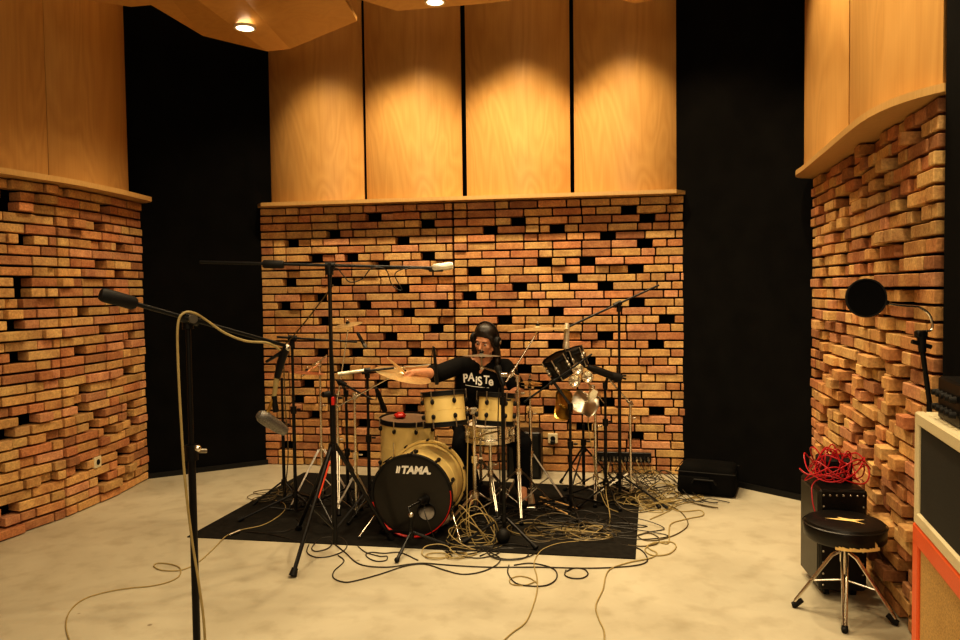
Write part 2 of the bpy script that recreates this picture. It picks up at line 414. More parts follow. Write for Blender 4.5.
skirting('baseboard_left', LE + n1 * .001 + (K1 - LE) * .5, K2, n1); skirting('baseboard_right', K3 + kt2 * .06, K4, n2)

# shelves on the brick walls
def shelf(name, pts, nsign, over, z0, th, e0, e1, back=.14, rad=.10, r0=True, r1=True):
    at, L = wallpath(pts); N = 40; fr = []; bk = []
    s0 = -e0; s1 = L[-1] + e1
    for i in range(N + 1):
        s = s0 + (s1 - s0) * i / N; p, t = at(s); n = Vector((-t.y, t.x)) * nsign
        o = over
        if r0 and s - s0 < rad: u = 1 - (s - s0) / rad; o = over - rad * (1 - math.sqrt(max(0, 1 - u * u)))
        if r1 and s1 - s < rad: u = 1 - (s1 - s) / rad; o = over - rad * (1 - math.sqrt(max(0, 1 - u * u)))
        fr.append(p + n * o); bk.append(p - n * back)
    mb = MB()
    for i in range(N):
        a, b, c, d = fr[i], fr[i + 1], bk[i + 1], bk[i]
        q = [(a.x, a.y), (b.x, b.y), (c.x, c.y), (d.x, d.y)]
        vs = [(x, y, z0) for x, y in q] + [(x, y, z0 + th) for x, y in q]
        fs = [(0, 1, 2, 3), (4, 5, 6, 7), (0, 1, 5, 4), (2, 3, 7, 6)]
        if i == 0: fs.append((0, 3, 7, 4))
        if i == N - 1: fs.append((1, 2, 6, 5))
        mb.add(vs, fs)
    import bmesh
    o = struct(name, mb, woodsh, smooth=False)
    bm = bmesh.new(); bm.from_mesh(o.data); bmesh.ops.remove_doubles(bm, verts=bm.verts, dist=1e-4)
    bmesh.ops.recalc_face_normals(bm, faces=bm.faces); bm.to_mesh(o.data); bm.free()
    return o
o = shelf('trim_1', [BL, BR], -1, .14, HW + .002, .032, .02, .0, rad=.14); o['label'] = 'wooden shelf capping the back brick wall'
o = shelf('trim_2', lp, -1, .14, HW + .002, .038, .0, .02, r0=False); o['label'] = 'wooden shelf capping the left brick wall'
fr3 = spline([(2.48, 5.50, 0), (2.32, 5.45, 0), (2.24, 5.33, 0), (2.185, 5.08, 0), (2.02, 4.4, 0), (1.85, 3.7, 0), (1.81, 3.4, 0), (1.83, 3.2, 0), (1.885, 3.06, 0)], 6)
mb = MB(); mb.prism([(p.x, p.y) for p in fr3] + [(2.35, 3.06), (2.75, 5.50)], HW + .002, HW + .036)
struct('trim_3', mb, woodsh, label='wavy wooden shelf capping the right brick wall')

# curved wooden panels
ZP = HW + .041
def curved_panel(a, b, nrm, sag, z0, z1, label, group):
    a = Vector(a); b = Vector(b); nrm = Vector(nrm).normalized(); N = 20; fr = []
    for i in range(N + 1):
        u = i / N; p = a.lerp(b, u) + nrm * sag * (math.sin(PI * u) ** .8)
        fr.append(p)
    bk = [p - nrm * .018 for p in fr][::-1]
    mb = MB()
    pts = fr; n = N + 1
    vs = []; fs = []
    for lst in (fr, bk[::-1]):
        for z in (z0, z1): vs += [(p.x, p.y, z) for p in lst]
    for i in range(N):
        fs += [(i, i + 1, n + i + 1, n + i), (2 * n + i, 3 * n + i, 3 * n + i + 1, 2 * n + i + 1), (i, 2 * n + i, 2 * n + i + 1, i + 1), (n + i, n + i + 1, 3 * n + i + 1, 3 * n + i)]
    fs += [(0, n, 3 * n, 2 * n), (n - 1, 3 * n - 1, 4 * n - 1, 2 * n - 1)]
    mb.add(vs, fs)
    m = (a + b) / 2
    return solo('wall_panel', mb, wood, label, 'wood panel', group, (m.x, m.y, z0))
def bs(px, py=192, off=0):
    d = ray(px, py); n3 = Vector((bn.x, bn.y, 0)); base = Vector((BL.x, BL.y, 0)) + n3 * off
    t = (base - CAM).dot(n3) / d.dot(n3); w = CAM + d * t; return Vector((w.x, w.y))
gp = 'curved wood panels over the back brick wall'
for (x0, x1), lb in zip([(270, 364.5), (367, 462.5), (467, 570.5), (574.5, 683)],
        ['curved wood veneer panel over the back wall, farthest left, beside the black wall', 'curved wood veneer panel over the back wall, second from the left',
         'curved wood veneer panel over the back wall, third from the left', 'curved wood veneer panel over the back wall, farthest right, beside the black wall']):
    curved_panel(bs(x0, 192, -.09), bs(x1, 192, -.09), bn, .17, ZP, CZ - .02, lb, gp)
def lv(px, Y): p = P(px, 200, Y); return Vector((p.x, p.y))
a = lv(129, 6.2); b = lv(50, 5.35); c = LB + (LB - LM) * 1.2 + Vector((-.12, 0))
curved_panel(b, a, Vector((.98, -.3)), .09, ZP, CZ - .02, 'curved wood veneer panel over the left brick wall, next to the black wall', 'curved wood panels over the left brick wall')
curved_panel(c, b + Vector((-.002, -.004)), Vector((.9, -.3)), .05, ZP, CZ - .02, 'curved wood veneer panel over the left brick wall, cut by the frame edge', 'curved wood panels over the left brick wall')
a = lv(804, 5.35); b = lv(848, 4.45); c = RN + Vector((.02, .0))
curved_panel(a, b, Vector((-.98, -.2)), .07, ZP, CZ - .02, 'narrow curved wood veneer panel over the right brick wall, beside the black wall', 'curved wood panels over the right brick wall')
curved_panel(b + Vector((0, -.012)), c, Vector((-.98, -.2)), .10, ZP, CZ - .02, 'wide curved wood veneer panel over the right brick wall, at the near end', 'curved wood panels over the right brick wall')

# ceiling clouds (folded wooden panels)
def cloud(facets, label, name='ceiling_panel', th=.03):
    mb = MB()
    for f in facets:
        n = len(f); vs = [Vector(p) for p in f] + [Vector(p) + Vector((0, 0, th)) for p in f]
        mb.add(vs, [(i, (i + 1) % n, n + (i + 1) % n, n + i) for i in range(n)] + [tuple(range(n)), tuple(range(n, 2 * n))])
    return solo(name, mb, woodce, label, 'ceiling panel', 'folded wood ceiling panels', smooth=False)
ZL = 3.42
def H(px, py, z): return G(px, py, z)
f1 = [H(151, 5, ZL), H(203, 36, ZL), H(267, 51.5, ZL), H(197, 0, ZL + .02), H(120, -60, ZL + .05)]
f2 = [H(267, 51.5, ZL), H(290, 49, ZL + .04), H(245, 0, ZL + .09), H(215, -50, ZL + .1), H(120, -60, ZL + .05), H(197, 0, ZL + .02)]
f3 = [H(290, 49, ZL + .04), H(357, 21, ZL + .10), H(345, 0, ZL + .10), H(310, -60, ZL + .10), H(215, -50, ZL + .1), H(245, 0, ZL + .09)]
f0 = [H(60, -4, ZL - .02), H(131, 7, ZL - .02), H(151, 5, ZL), H(120, -60, ZL + .05), H(40, -40, ZL)]
cloud([f0, f1, f2, f3], 'large folded wooden ceiling panel at upper left holding a round downlight')
g1 = [H(361, 0, 3.5), H(397, 11, 3.5), H(480, 4, 3.5), H(530, -2, 3.5), H(500, -60, 3.55), H(340, -60, 3.55)]
cloud([g1], 'wooden ceiling panel at top centre with a glaring downlight')
g2 = [H(612, -2, 3.6), H(635, 3.5, 3.6), H(664, -2, 3.6), H(680, -40, 3.65), H(600, -40, 3.65)]
cloud([g2], 'wooden ceiling panel just peeking in at top right of centre')
def downlight(px, py, z, label, r=.055):
    p = H(px, py, z); t = thing('recessed_light', label, 'ceiling light', p, 'round ceiling downlights')
    MB().lathe([(r, -.004), (r * 1.25, -.006), (r * 1.25, .012), (r, .012)], p, (0, 0, 1), 28, True).build('trim_ring', plastic, t, True)
    MB().cyl(p + Vector((0, 0, -.002)), p + Vector((0, 0, .01)), r * .98, n=28).build('lamp_glass', lampglow, t)
    return p
D1 = downlight(245, 28, ZL + .005, 'round recessed downlight in the folded ceiling panel at upper left', .06)
D2 = downlight(435, 2, 3.502, 'glaring round downlight in the ceiling panel at top centre', .055)

# wall outlets, jack panel
def outlet(px, py, wall, label):
    if wall == 'back': w = ray_wall(px, py); n = Vector((bn.x, bn.y, 0))
    else:
        t2 = (LE - LM).normalized(); n = Vector((t2.y, -t2.x, 0)); d = ray(px, py); t = (Vector((LM.x, LM.y, 0)) - CAM).dot(n) / d.dot(n); w = CAM + d * t
    c = w + n * .012; R = Matrix((Vector((-n.y, n.x, 0)), n, Vector((0, 0, 1)))).transposed()
    t = thing('wall_outlet', label, 'outlet', c)
    MB().box(c, (.085, .03, .085), R, .004).build('cover_plate', plastic, t)
    MB().cyl(c + n * .012, c + n * .0165, .022, n=20).build('socket', rubber, t)
    if wall == 'back': MB().box(c + n * .03 + Vector((0, 0, -.03)), (.04, .04, .035), R, .006).build('plug', rubber, t)
outlet(553, 438, 'back', 'ivory wall outlet on the back brick wall with a black plug in it')
outlet(95, 462, 'left', 'ivory wall outlet low on the left brick wall')
w0 = ray_wall(596, 456); w1 = ray_wall(651, 457); n3 = Vector((bn.x, bn.y, 0)); b3 = Vector((bt.x, bt.y, 0))
pc = (w0 + w1) / 2 + n3 * .02
RW = Matrix((b3, n3, Vector((0, 0, 1)))).transposed()
t = thing('jack_panel', 'black row of audio sockets on the back brick wall full of plugs', 'socket panel', pc)
MB().box(pc, ((w1 - w0).length, .03, .085), RW, .004).build('panel', black, t)
JK = []
for i in range(14):
    p = pc + b3 * ((i - 6.5) * (w1 - w0).length / 14.6) + n3 * .015
    MB().cyl(p, p + n3 * .05 + Vector((0, 0, -.012)), .008, .010, 10).build('plug', dchrome if i % 3 else rubber, t, True); JK.append(p + n3 * .05 + Vector((0, 0, -.012)))

# floor mat
mp = [G(187, 537.5), G(635.5, 559.5), G(640, 489), G(304, 473)]
mb = MB(); mb.prism([(p.x, p.y) for p in mp], .0005, .006)
solo('floor_mat', mb, matfab, 'large thin black mat under the drum kit on the concrete floor', 'mat', smooth=False)

up0 = Vector((0, 0, 1))
# ------------------------------------------------------------------ stands
def foot_at(c, ang, r, z=.012): return Vector((c.x + r * math.cos(ang), c.y + r * math.sin(ang), z))
MZ = .007      # top of the mat
def legs3(t, c, zc, feet, m, rad=.008, zhub=None, brace=True, shape='straight'):
    for f in feet:
        f = Vector(f); hub = Vector((c.x, c.y, zc)); d = Vector((f.x - c.x, f.y - c.y, 0)).normalized()
        top = hub + d * .022
        mb = MB()
        if shape == 'strap':                              # double braced chrome legs
            s = Vector((-d.y, d.x, 0)) * .009
            mb.tube([top + s, f + s * .4], rad * .55, 6); mb.tube([top - s, f - s * .4], rad * .55, 6)
        else: mb.tube([top, f], rad, 8)
        if brace:
            mid = top.lerp(f, .5); low = Vector((c.x, c.y, max(mid.z * .45, .05))) + d * .012
            mb.tube([mid, low], rad * .55, 6)
        lg = mb.build('leg', dchrome if m is chrome else m, t, True)
        u = (f - top).normalized()
        MB().cyl(f - u * .03, f + u * .012, rad * 1.5, rad * 1.9, 10).build('rubber_foot', rubber, lg, True)
def stand(name, label, cat, base, ztop, m, r=.009, r2=.007, zcollar=.5, spread=.34, ang0=0, feet=None, zsplit=None, boom=None, clutch=None,
          arm_r=.006, weight=None, group=None, shape='straight', brace=True, zlow=.05, legr=.008, knob=True, floorz=MZ, head=True, head_mat=None):
    base = Vector((base.x, base.y, 0)); t = thing(name, label, cat, (base.x, base.y, floorz), group)
    zs = zsplit or ztop * .62
    MB().cyl(base + Vector((0, 0, zlow)), base + Vector((0, 0, zs)), r, n=12).build('lower_tube', m, t, True)
    MB().cyl(base + Vector((0, 0, zs - .02)), base + Vector((0, 0, ztop)), r2, n=12).build('upper_tube', m, t, True)
    cl = MB().cyl(base + Vector((0, 0, zs - .03)), base + Vector((0, 0, zs + .02)), r * 1.7, n=12).build('height_clamp', m, t, True)
    MB().box(base + Vector((r * 3, 0, zs)), (.03, .008, .014), None, .003).build('wing_bolt', head_mat or m, cl)
    MB().cyl(base + Vector((0, 0, zcollar - .02)), base + Vector((0, 0, zcollar + .022)), r * 2.0, r * 1.7, 12).build('collar', m, t, True)
    fz = floorz + legr * 1.3 + .004
    if feet is None: feet = [foot_at(base, math.radians(ang0 + 120 * k), spread, fz) for k in range(3)]
    else: feet = [Vector((f.x, f.y, fz)) for f in feet]
    legs3(t, base, zcollar, feet, m, legr, brace=brace, shape=shape)
    top = base + Vector((0, 0, ztop))
    if boom:
        a, b = Vector(boom[0]), Vector(boom[1])
        MB().cyl(a, b, arm_r, arm_r * .85, 10).build('boom_arm', m, t, True)
        piv = top
        d = (b - a).normalized(); k = max(0, min((b - a).length, (piv - a).dot(d))); near = a + d * k
        j = MB().cyl(piv - Vector((0, 0, .035)), piv + Vector((0, 0, .012)), r * 1.5, n=10); j.cyl(near - d * .03, near + d * .03, arm_r * 2.3, n=10)
        j.cyl(piv, near, r * .9, n=8)
        jj = j.build('tilter', m, t, True)
        s = Vector((d.y, -d.x, 0)).normalized()
        MB().cyl(near, near + s * .035, .011, .014, 16).build('knob', head_mat or m, jj, True)
        if weight:
            MB().lathe([(0, 0), (weight[1] * .8, 0), (weight[1], .01), (weight[1], weight[0] - .01), (weight[1] * .7, weight[0]), (0, weight[0])], a - d * .01, d, 16).build('counterweight', rubber, t, True)
    return t
def XY(px, py, Y): p = P(px, py, Y); return Vector((p.x, p.y, 0))
def pencil(label, p_tip, p_tail, m=black, r=.011, name='microphone', group=None, basket=None):
    a = Vector(p_tip); b = Vector(p_tail); d = (b - a).normalized()
    t = thing(name, label, 'microphone', b, group); L = (b - a).length
    MB().lathe([(0, L * .28), (r, L * .28), (r, L * .8), (r * .7, L), (0, L)], a, d, 16).build('body', m, t, True)
    MB().lathe([(0, 0), (r * 1.15, .003), (r * 1.25, L * .14), (r * 1.05, L * .28), (0, L * .29)], a, d, 16).build('grille', basket or greym, t, True)
    return t
def clip(px, py, Y, label): pass

# foreground boom stand on the left
A0 = XY(191.5, 450, 2.4)
b0 = P(104, 295, 2.22); b1 = P(287, 346, 2.62)
pz = P(191, 318, 2.4).z
stand('microphone_stand', 'tall black boom microphone stand in the left foreground with beige cable over it', 'mic stand', A0, pz, black, .0120, .0085, .20, .36, 15,
      zsplit=P(191, 451, 2.4).z, boom=(b0, b1), arm_r=.0075, weight=(.105, .021), floorz=0, legr=.009, head_mat=dchrome)
cp = Vector((A0.x, A0.y, P(191, 449, 2.4).z)); fs_ = bpy.data.objects['microphone_stand']
MB().cyl(cp - up0 * .008, cp + up0 * .008, .0185, n=16).build('chrome_ring', chrome, fs_, True)
MB().sphere(cp + Vector((.024, -.01, .004)), .011).build('chrome_knob', chrome, fs_, True)
# its big microphone hanging at the boom's end
Ym = 2.62
t = thing('studio_microphone', 'large grey metal studio microphone hanging from the foreground boom stand', 'microphone', P(279, 400, Ym))
q0 = P(260, 415, Ym - .03); q1 = P(283, 430, Ym + .03); d = (q1 - q0).normalized(); L = (q1 - q0).length
MB().lathe([(0, -.010), (.015, -.006), (.022, .006), (.024, .025), (.024, L * .48), (0, L * .5)], q0, d, 24).build('grille', greym, t, True)
MB().lathe([(0, L * .46), (.023, L * .47), (.022, L * .8), (.016, L + .012), (0, L + .016)], q0, d, 24).build('body', greym, t, True)
m0 = P(274, 397, Ym)
MB().tube([m0, q0.lerp(q1, .35) + Vector((0, 0, .03)), q0.lerp(q1, .45)], .006, 8).build('yoke', goldm, t, True)
MB().cyl(P(274, 396, Ym), P(276, 412, Ym), .009, .011, 12).build('connector', black, t, True)
t = thing('shock_mount', 'black microphone mount with beige connector below the end of the foreground boom', 'mount', b1)
MB().tube([b1, P(281, 362, Ym), P(277, 378, Ym)], [.013, .014, .011], 10).build('arm', black, t, True)
MB().cyl(P(277, 376, Ym), P(274, 397, Ym), .010, .008, 12).build('swivel', cabbeige, t, True)
MB().sphere(P(287, 348, Ym), .013).build('joint', dchrome, t, True)
MB().cyl(P(282, 352, Ym), P(266, 362, Ym), .007, .005, 8).build('lever', black, t, True)

# tall overhead stand with tripod and red sticker
A1 = XY(333, 445, 4.55); z1 = P(330, 269, 4.55).z
f1, f2, f3 = G(293.5, 577), G(299, 531), G(391, 541)
b0 = P(200, 262, 4.55); b1 = P(436, 268, 4.6)
t = stand('overhead_stand', 'tallest black stand with long level boom and a red sticker on its front leg', 'mic stand', A1, z1, black, .0165, .012, P(334, 447, 4.55).z, feet=[f1, f2, f3],
      zsplit=P(330, 398, 4.55).z, boom=(b0, b1), arm_r=.0105, legr=.012, zlow=.06, brace=True, floorz=0)
dd = (b1 - b0).normalized(); w0_ = P(263, 264, 4.55)
MB().lathe([(0, 0), (.021, 0), (.025, .01), (.025, .115), (.02, .125), (0, .125)], w0_, dd, 16).build('counterweight', rubber, t, True)
hub = Vector((A1.x, A1.y, P(334, 447, 4.55).z)); ff = Vector((f1.x, f1.y, .02))
MB().cyl(hub.lerp(ff, .12), hub.lerp(ff, .42), .0135, n=12).build('sticker', redpr, t, True)
kb = P(329, 394, 4.5); MB().cyl(kb, kb + Vector((-.03, -.03, 0)), .02, .017, 12).build('tension_knob', rubber, t, True)
MB().box(P(333.5, 401, 4.51), (.026, .02, .05), None, .004).build('red_clip', red, t)
# white microphone at the boom's end
t = thing('condenser_microphone', 'champagne coloured condenser microphone at the end of the long level boom', 'microphone', P(436, 268, 4.6))
MB().lathe([(0, 0), (.017, .002), (.024, .012), (.024, .115), (.019, .13), (0, .133)], P(432, 268, 4.6), (P(453, 265.5, 4.6) - P(432, 268, 4.6)), 20).build('body', micw, t, True)
MB().box(P(436, 270, 4.6), (.09, .03, .022), None, .006).build('cradle', black, t)
MB().cyl(P(433, 270, 4.6), P(433, 277, 4.6), .005, n=8).build('lever', black, t)

# straight stand at the left behind it, holding the short boom
def simple(px, pytop, pyfoot, label, m=black, r=.0125, r2=.0095, boom=None, zc=.28, spread=.28, ang=30, arm_r=.0085, weight=None, shape='straight', name='microphone_stand', cat='mic stand', zs=None, brace=True, legr=.007, Y=None, group=None):
    fl_ = G(px, pyfoot); Y = Y or fl_.y; base = XY(px, (pytop + pyfoot) / 2, Y)
    return stand(name, label, cat, base, P(px, pytop, Y).z, m, r, r2, zc, spread, ang, boom=boom, arm_r=arm_r, weight=weight, shape=shape, zsplit=zs, brace=brace, legr=legr, group=group), base, Y
t, c, Y = simple(294, 343, 511, 'thin black stand left of the tall tripod, short boom reaching right', boom=(P(277, 337, 5.3), P(357, 342, 5.3)), Y=5.3, spread=.38, ang=200, zc=.16, legr=.009)
pencil('black pencil microphone under the small tilted cymbal, left of the drummer', P(366, 348, 5.3), P(357, 332, 5.3), r=.012)
t, c, Y = simple(283, 378, 488, 'short black stand farthest left of the drum kit, beside the black wall', Y=5.65, spread=.22, ang=80, zc=.16, zs=.6)

# ---------------------------------------------------------------- cymbals and their stands
def cymbal(label, cen, nrm, R, m=brass, bell=.16, group=None, name='cymbal', deep=.085):
    cen = Vector(cen); n = Vector(nrm).normalized(); t = thing(name, label, 'cymbal', cen, group)
    h = R * deep; b = R * bell
    prof = [(.006, h + b * .38), (b * .55, h + b * .30), (b * .9, h + b * .06), (b * 1.05, h)]
    for k in range(1, 9): u = k / 8; prof.append((b * 1.05 + (R - b * 1.05) * u, h * (1 - u ** 1.25)))
    prof += [(R * .985, -.0015), (b, h - .002), (.006, h + b * .34)]
    MB().lathe(prof, cen, n, 56).build('bronze_disc', m, t, True)
    w = MB(); top = cen + n * (h + b * .38); w.cyl(top, top + n * .010, .016, .014, 14)
    f = w.build('felt', rubber, t, True)
    u_, v_, _ = frame(n); MB().box(top + n * .02, (.036, .008, .016), Matrix((u_, v_, n)).transposed(), .003).build('wing_nut', dchrome, t)
    return t
def tilt(ax, ay): return Vector((math.sin(math.radians(ax)), math.sin(math.radians(ay)), 1)).normalized()
def cstand(label, px, pyfoot, pytop, boom, Y, ang=90, zs=None, zc=.42, spread=.27, m=chrome, r=.012):
    return simple(px, pytop, pyfoot, label, m=m, r=r, r2=.009, boom=boom, zc=zc, spread=spread, ang=ang, arm_r=.0065, shape='strap', name='cymbal_stand', cat='cymbal stand', zs=zs, legr=.008, Y=Y)
cymbal('small bronze cymbal tilted steeply, top left of the kit in front of the bricks', P(348, 325, 5.45), tilt(-8, -8), .105)
cstand('chrome stand under the small steeply tilted cymbal at left', 338, 484, 395, (P(338, 397, 5.55), P(348, 330, 5.45)), 5.55, 40, zs=.5, r=.009)
cymbal('copper toned cymbal seen edge on, far left of the kit', P(307, 373, 5.55), tilt(5, 3), .135, reddish)
cstand('chrome stand left of the tall tripod with a slanting arm', 321, 486, 362, (P(302, 376, 5.55), P(327, 355, 5.5)), 5.6, 100, zs=.75, r=.010)
cymbal('large bronze ride cymbal tilted under the drummer\'s outstretched hand', P(403, 375, 5.2), tilt(15, -6), .20)
cstand('chrome tripod cymbal stand left of the floor tom, slanting arm under the ride cymbal', 355.5, 514, 394, (P(335, 408, 5.2), P(400, 372, 5.2)), 5.2, 90, zs=.46, zc=.30, spread=.20)
cymbal('small splash cymbal edge on in front of the drummer\'s chin', P(481.5, 356, 5.15), tilt(1, 3.0), .133, silverc)
cymbal('bronze crash cymbal edge on to the right of the drummer\'s head', P(538, 330, 5.45), tilt(-2, 2), .225)
cstand('chrome cymbal stand right of the toms, arm slanting up to the crash cymbal', 518.5, 512, 377, (P(506, 382, 5.4), P(537.5, 332, 5.45)), 5.32, 30, zs=.86, zc=.30, spread=.30)
# hi-hat
Yh = 5.65; hc = XY(530, 420, Yh); zt = P(530, 383, Yh).z
t, c, Y = simple(530.5, 374, 500, 'chrome hi-hat stand with open tripod legs in front of the black box', m=chrome, r=.012, r2=.008, zc=P(531, 454, Yh).z, spread=.27, ang=-25, shape='straight', name='hi_hat_stand', cat='hi-hat stand', zs=.66, legr=.008, Y=Yh)
MB().box((hc.x - .02, hc.y - .14, .03), (.08, .26, .014), Matrix.Rotation(.12, 3, 'X'), .004).build('foot_pedal', dchrome, t)
cymbal('upper small hi-hat cymbal on the chrome hi-hat stand right of the toms', (hc.x, hc.y, zt + .006), tilt(5, 2), .095, group='hi-hat cymbals')
cymbal('lower small hi-hat cymbal lying upturned on the chrome hi-hat stand', (hc.x, hc.y, zt - .016), -tilt(3, 2), .095, group='hi-hat cymbals')

# ---------------------------------------------------------------- drums
def lugs(mbp, cen, ax, R, n, hs, parent, m=rubber, ph=0, size=(.013, .017, .036)):
    u, v, d = frame(ax)
    for i in range(n):
        a = 2 * PI * (i + ph) / n; rd = u * math.cos(a) + v * math.sin(a); tg = d.cross(rd)
        for h in hs:
            R3 = Matrix((tg, rd, d)).transposed()
            l = MB(); l.sphere(cen + d * h + rd * (R + .008), (size[0], size[1], size[2] * .5), R3, 10, 8)
            l.build('lug', m, parent, True)
def drum(label, cen, ax, R, depth, name='tom_drum', group=None, shellm=cream, hoopm=rubber, nl=6, topm=headcoat, rods=True, hm=black):
    cen = Vector(cen); u, v, d = frame(ax); t = thing(name, label, 'drum', cen - d * depth * .5, group)
    h = depth / 2
    MB().lathe([(R, -h), (R, -h * .06), (R + .0015, -h * .055), (R + .0015, -h * .03), (R, -h * .025), (R, h)], cen, d, 48).build('shell', shellm, t, True)
    MB().lathe([(0, h + .004), (R * .97, h + .004), (R + .003, h - .004)], cen, d, 48).build('top_head', topm, t, True)
    MB().lathe([(0, -h - .004), (R * .97, -h - .004), (R + .003, -h + .004)], cen, d, 48).build('bottom_head', headblk, t, True)
    for s, nm in ((1, 'top_hoop'), (-1, 'bottom_hoop')):
        z0, z1 = sorted((s * (h - .022), s * (h + .012)))
        hp_ = MB().lathe([(R + .004, z0), (R + .013, z0), (R + .013, z0 + .006), (R + .008, z0 + .009), (R + .008, z1 - .008), (R + .013, z1 - .005), (R + .011, z1), (R + .004, z1)], cen, d, 48, True).build(nm, hoopm, t, True)
        for i in range(nl):
            a = 2 * PI * (i + .5) / nl; rd = u * math.cos(a) + v * math.sin(a); q = cen + rd * (R + .015)
            MB().cyl(q + d * s * (h - .055), q + d * s * (h + .016), .0035, .005, 8).build('tension_rod', dchrome, hp_, True)
    lugs(None, cen, d, R, nl, (h - .058, -h + .058), t, hm, .5)
    return t, cen, d
axA = (P(443, 393, 5.03) - P(446, 424, 5.08)).normalized()
drum('cream rack tom on the left, in front of the drummer\'s arm', (P(444, 393, 5.06) + P(445.5, 424, 5.04)) / 2, (P(443.5, 393, 5.06) - P(446, 424, 5.03)), .137, .215)
drum('cream rack tom on the right, below the shirt lettering', (P(496, 394, 5.10) + P(495.5, 424, 5.07)) / 2, (P(496.5, 393, 5.10) - P(495, 424, 5.07)), .118, .20)
Yf = 5.55; fc = P(407, 418, Yf); fcen = Vector((fc.x, fc.y, fc.z - .19))
t, fcn, fd = drum('large cream floor tom behind the left side of the bass drum', fcen, Vector((.03, -.03, 1)), .198, .37, 'floor_tom', nl=8, topm=headtan)
for k in range(3):
    a = math.radians(250 + 120 * k); q = Vector((fcen.x + .222 * math.cos(a), fcen.y + .222 * math.sin(a), 0))
    lg = MB().tube([q + Vector((0, 0, fcen.z + .05)), q + Vector((0, 0, .08)), q + Vector((.02 * math.cos(a), .02 * math.sin(a), .02))], .0055, 8).build('leg', chrome, t, True)
    MB().sphere(q + Vector((.02 * math.cos(a), .02 * math.sin(a), .022)), .014).build('rubber_foot', rubber, lg, True)
p = P(400, 413, Yf); mb = MB(); rng = random.Random(3)
mb.sphere((p.x, p.y, fcen.z + .185 + .024), (.045, .05, .022), None, 14, 8)
for v in mb.v: v += Vector((rng.uniform(-.007, .007), rng.uniform(-.007, .007), rng.uniform(-.003, .006)))
solo('cloth', mb, red, 'crumpled bright red cloth lying on the floor tom', 'cloth')

# bass drum
yaw = math.radians(10); bax = Vector((-math.sin(yaw), -math.cos(yaw), 0)); R = .250
kc = P(411.5, 489, 4.80); kz = .277; front = Vector((kc.x, kc.y, kz)); dep = .45
t = thing('bass_drum', 'large cream bass drum with a black front head lettered TAMA', 'drum', (front.x - bax.x * dep / 2, front.y - bax.y * dep / 2, MZ))
back = front - bax * dep
MB().lathe([(R, 0), (R, dep * .48), (R + .002, dep * .485), (R + .002, dep * .515), (R, dep * .52), (R, dep)], front, -bax, 72).build('shell', cream, t, True)
for nm, c0, s in (('front_hoop', front, 1), ('rear_hoop', back, -1)):
    mb = MB(); mb.lathe([(R + .006, -.018), (R + .021, -.018), (R + .021, .018), (R + .006, .018)], c0, bax, 72, True); hoop = mb.build(nm, rubber if s == 1 else cream, t, True)
    if s == 1: fh = hoop
u, v, d = frame(bax)
def kang(a, r, off=0): return front + (u * math.cos(a) + v * math.sin(a)) * r + bax * off
up = Vector((0, 0, 1)); rt = bax.cross(up); rt = Vector((math.cos(yaw), -math.sin(yaw), 0))   # photo-right across the head
def kp(x, z, off=0): return front + rt * x + up * z + bax * off
# red inlay on the lower hoop
mb = MB(); pts = [kp(math.cos(a) * (R + .014), math.sin(a) * (R + .014), .019) for a in [math.radians(k) for k in range(190, 288, 4)]]
mb.tube(pts, .0085, 8); mb.build('red_hoop_edge', red, fh, True)
MB().tube([kp(math.cos(math.radians(k)) * (R + .014), math.sin(math.radians(k)) * (R + .014), .019) for k in range(290, 372, 4)], .004, 6).build('red_hoop_edge', red, fh, True)
# head with port hole
ph = Vector((.098, -.098)); pr = .058
mb = MB(); NN = 64; ring = []; inner = []
for i in range(NN):
    a = 2 * PI * i / NN; ring.append(kp(math.cos(a) * (R + .006), math.sin(a) * (R + .006), .004)); inner.append(kp(ph.x + math.cos(a) * pr, ph.y + math.sin(a) * pr, .006))
mb.add(ring + inner, [(i, (i + 1) % NN, NN + (i + 1) % NN, NN + i) for i in range(NN)])
fhd = mb.build('front_head', headblk, t)
MB().tube([kp(ph.x + math.cos(2 * PI * i / 32) * pr, ph.y + math.sin(2 * PI * i / 32) * pr, .007) for i in range(32)], .004, 6, True).build('port_ring', rubber, fhd, True)
MB().lathe([(0, 0), (R * .97, 0)], back, bax, 48).build('rear_head', headcoat, t)
mb = MB(); c0 = kp(.10, -.165, -.10); mb.sphere(c0, (.13, .075, .075), None, 20, 12); mb.build('damping_pillow', headcoat, t, True)
for i in range(10):
    a = 2 * PI * (i + .5) / 10
    rd = (rt * math.cos(a) + up * math.sin(a)); tg = bax.cross(rd); R3 = Matrix((tg, rd, bax)).transposed()
    q = front + rd * (R + .023)
    cl = MB(); cl.box(q - bax * .004, (.018, .012, .05), R3, .003); cl.build('claw_hook', black, t)
    MB().cyl(q + rd * .006 + bax * .03, q + rd * .004 - bax * .11, .004, n=8).build('tension_rod', black, t, True)
    MB().box(q + rd * .006 + bax * .032, (.034, .008, .010), R3, .002).build('key_handle', black, t)
    l = MB(); l.sphere(front + rd * (R + .009) - bax * .13, (.014, .012, .032), R3, 10, 8); l.build('lug', black, t, True)
    q2 = back + rd * (R + .023); MB().box(q2, (.018, .012, .05), R3, .003).build('claw_hook', black, t)
for s in (-1, 1):
    q = front - bax * .12 + rt * s * (R * .93) - up * .10
    e = Vector((q.x, q.y, .02)) + rt * s * .10 + bax * .20
    MB().cyl(q - (e - q) * .25, e, .007, n=10).build('spur', chrome, t, True)
    MB().box(q, (.03, .05, .05), None, .006).build('spur_bracket', chrome, t)
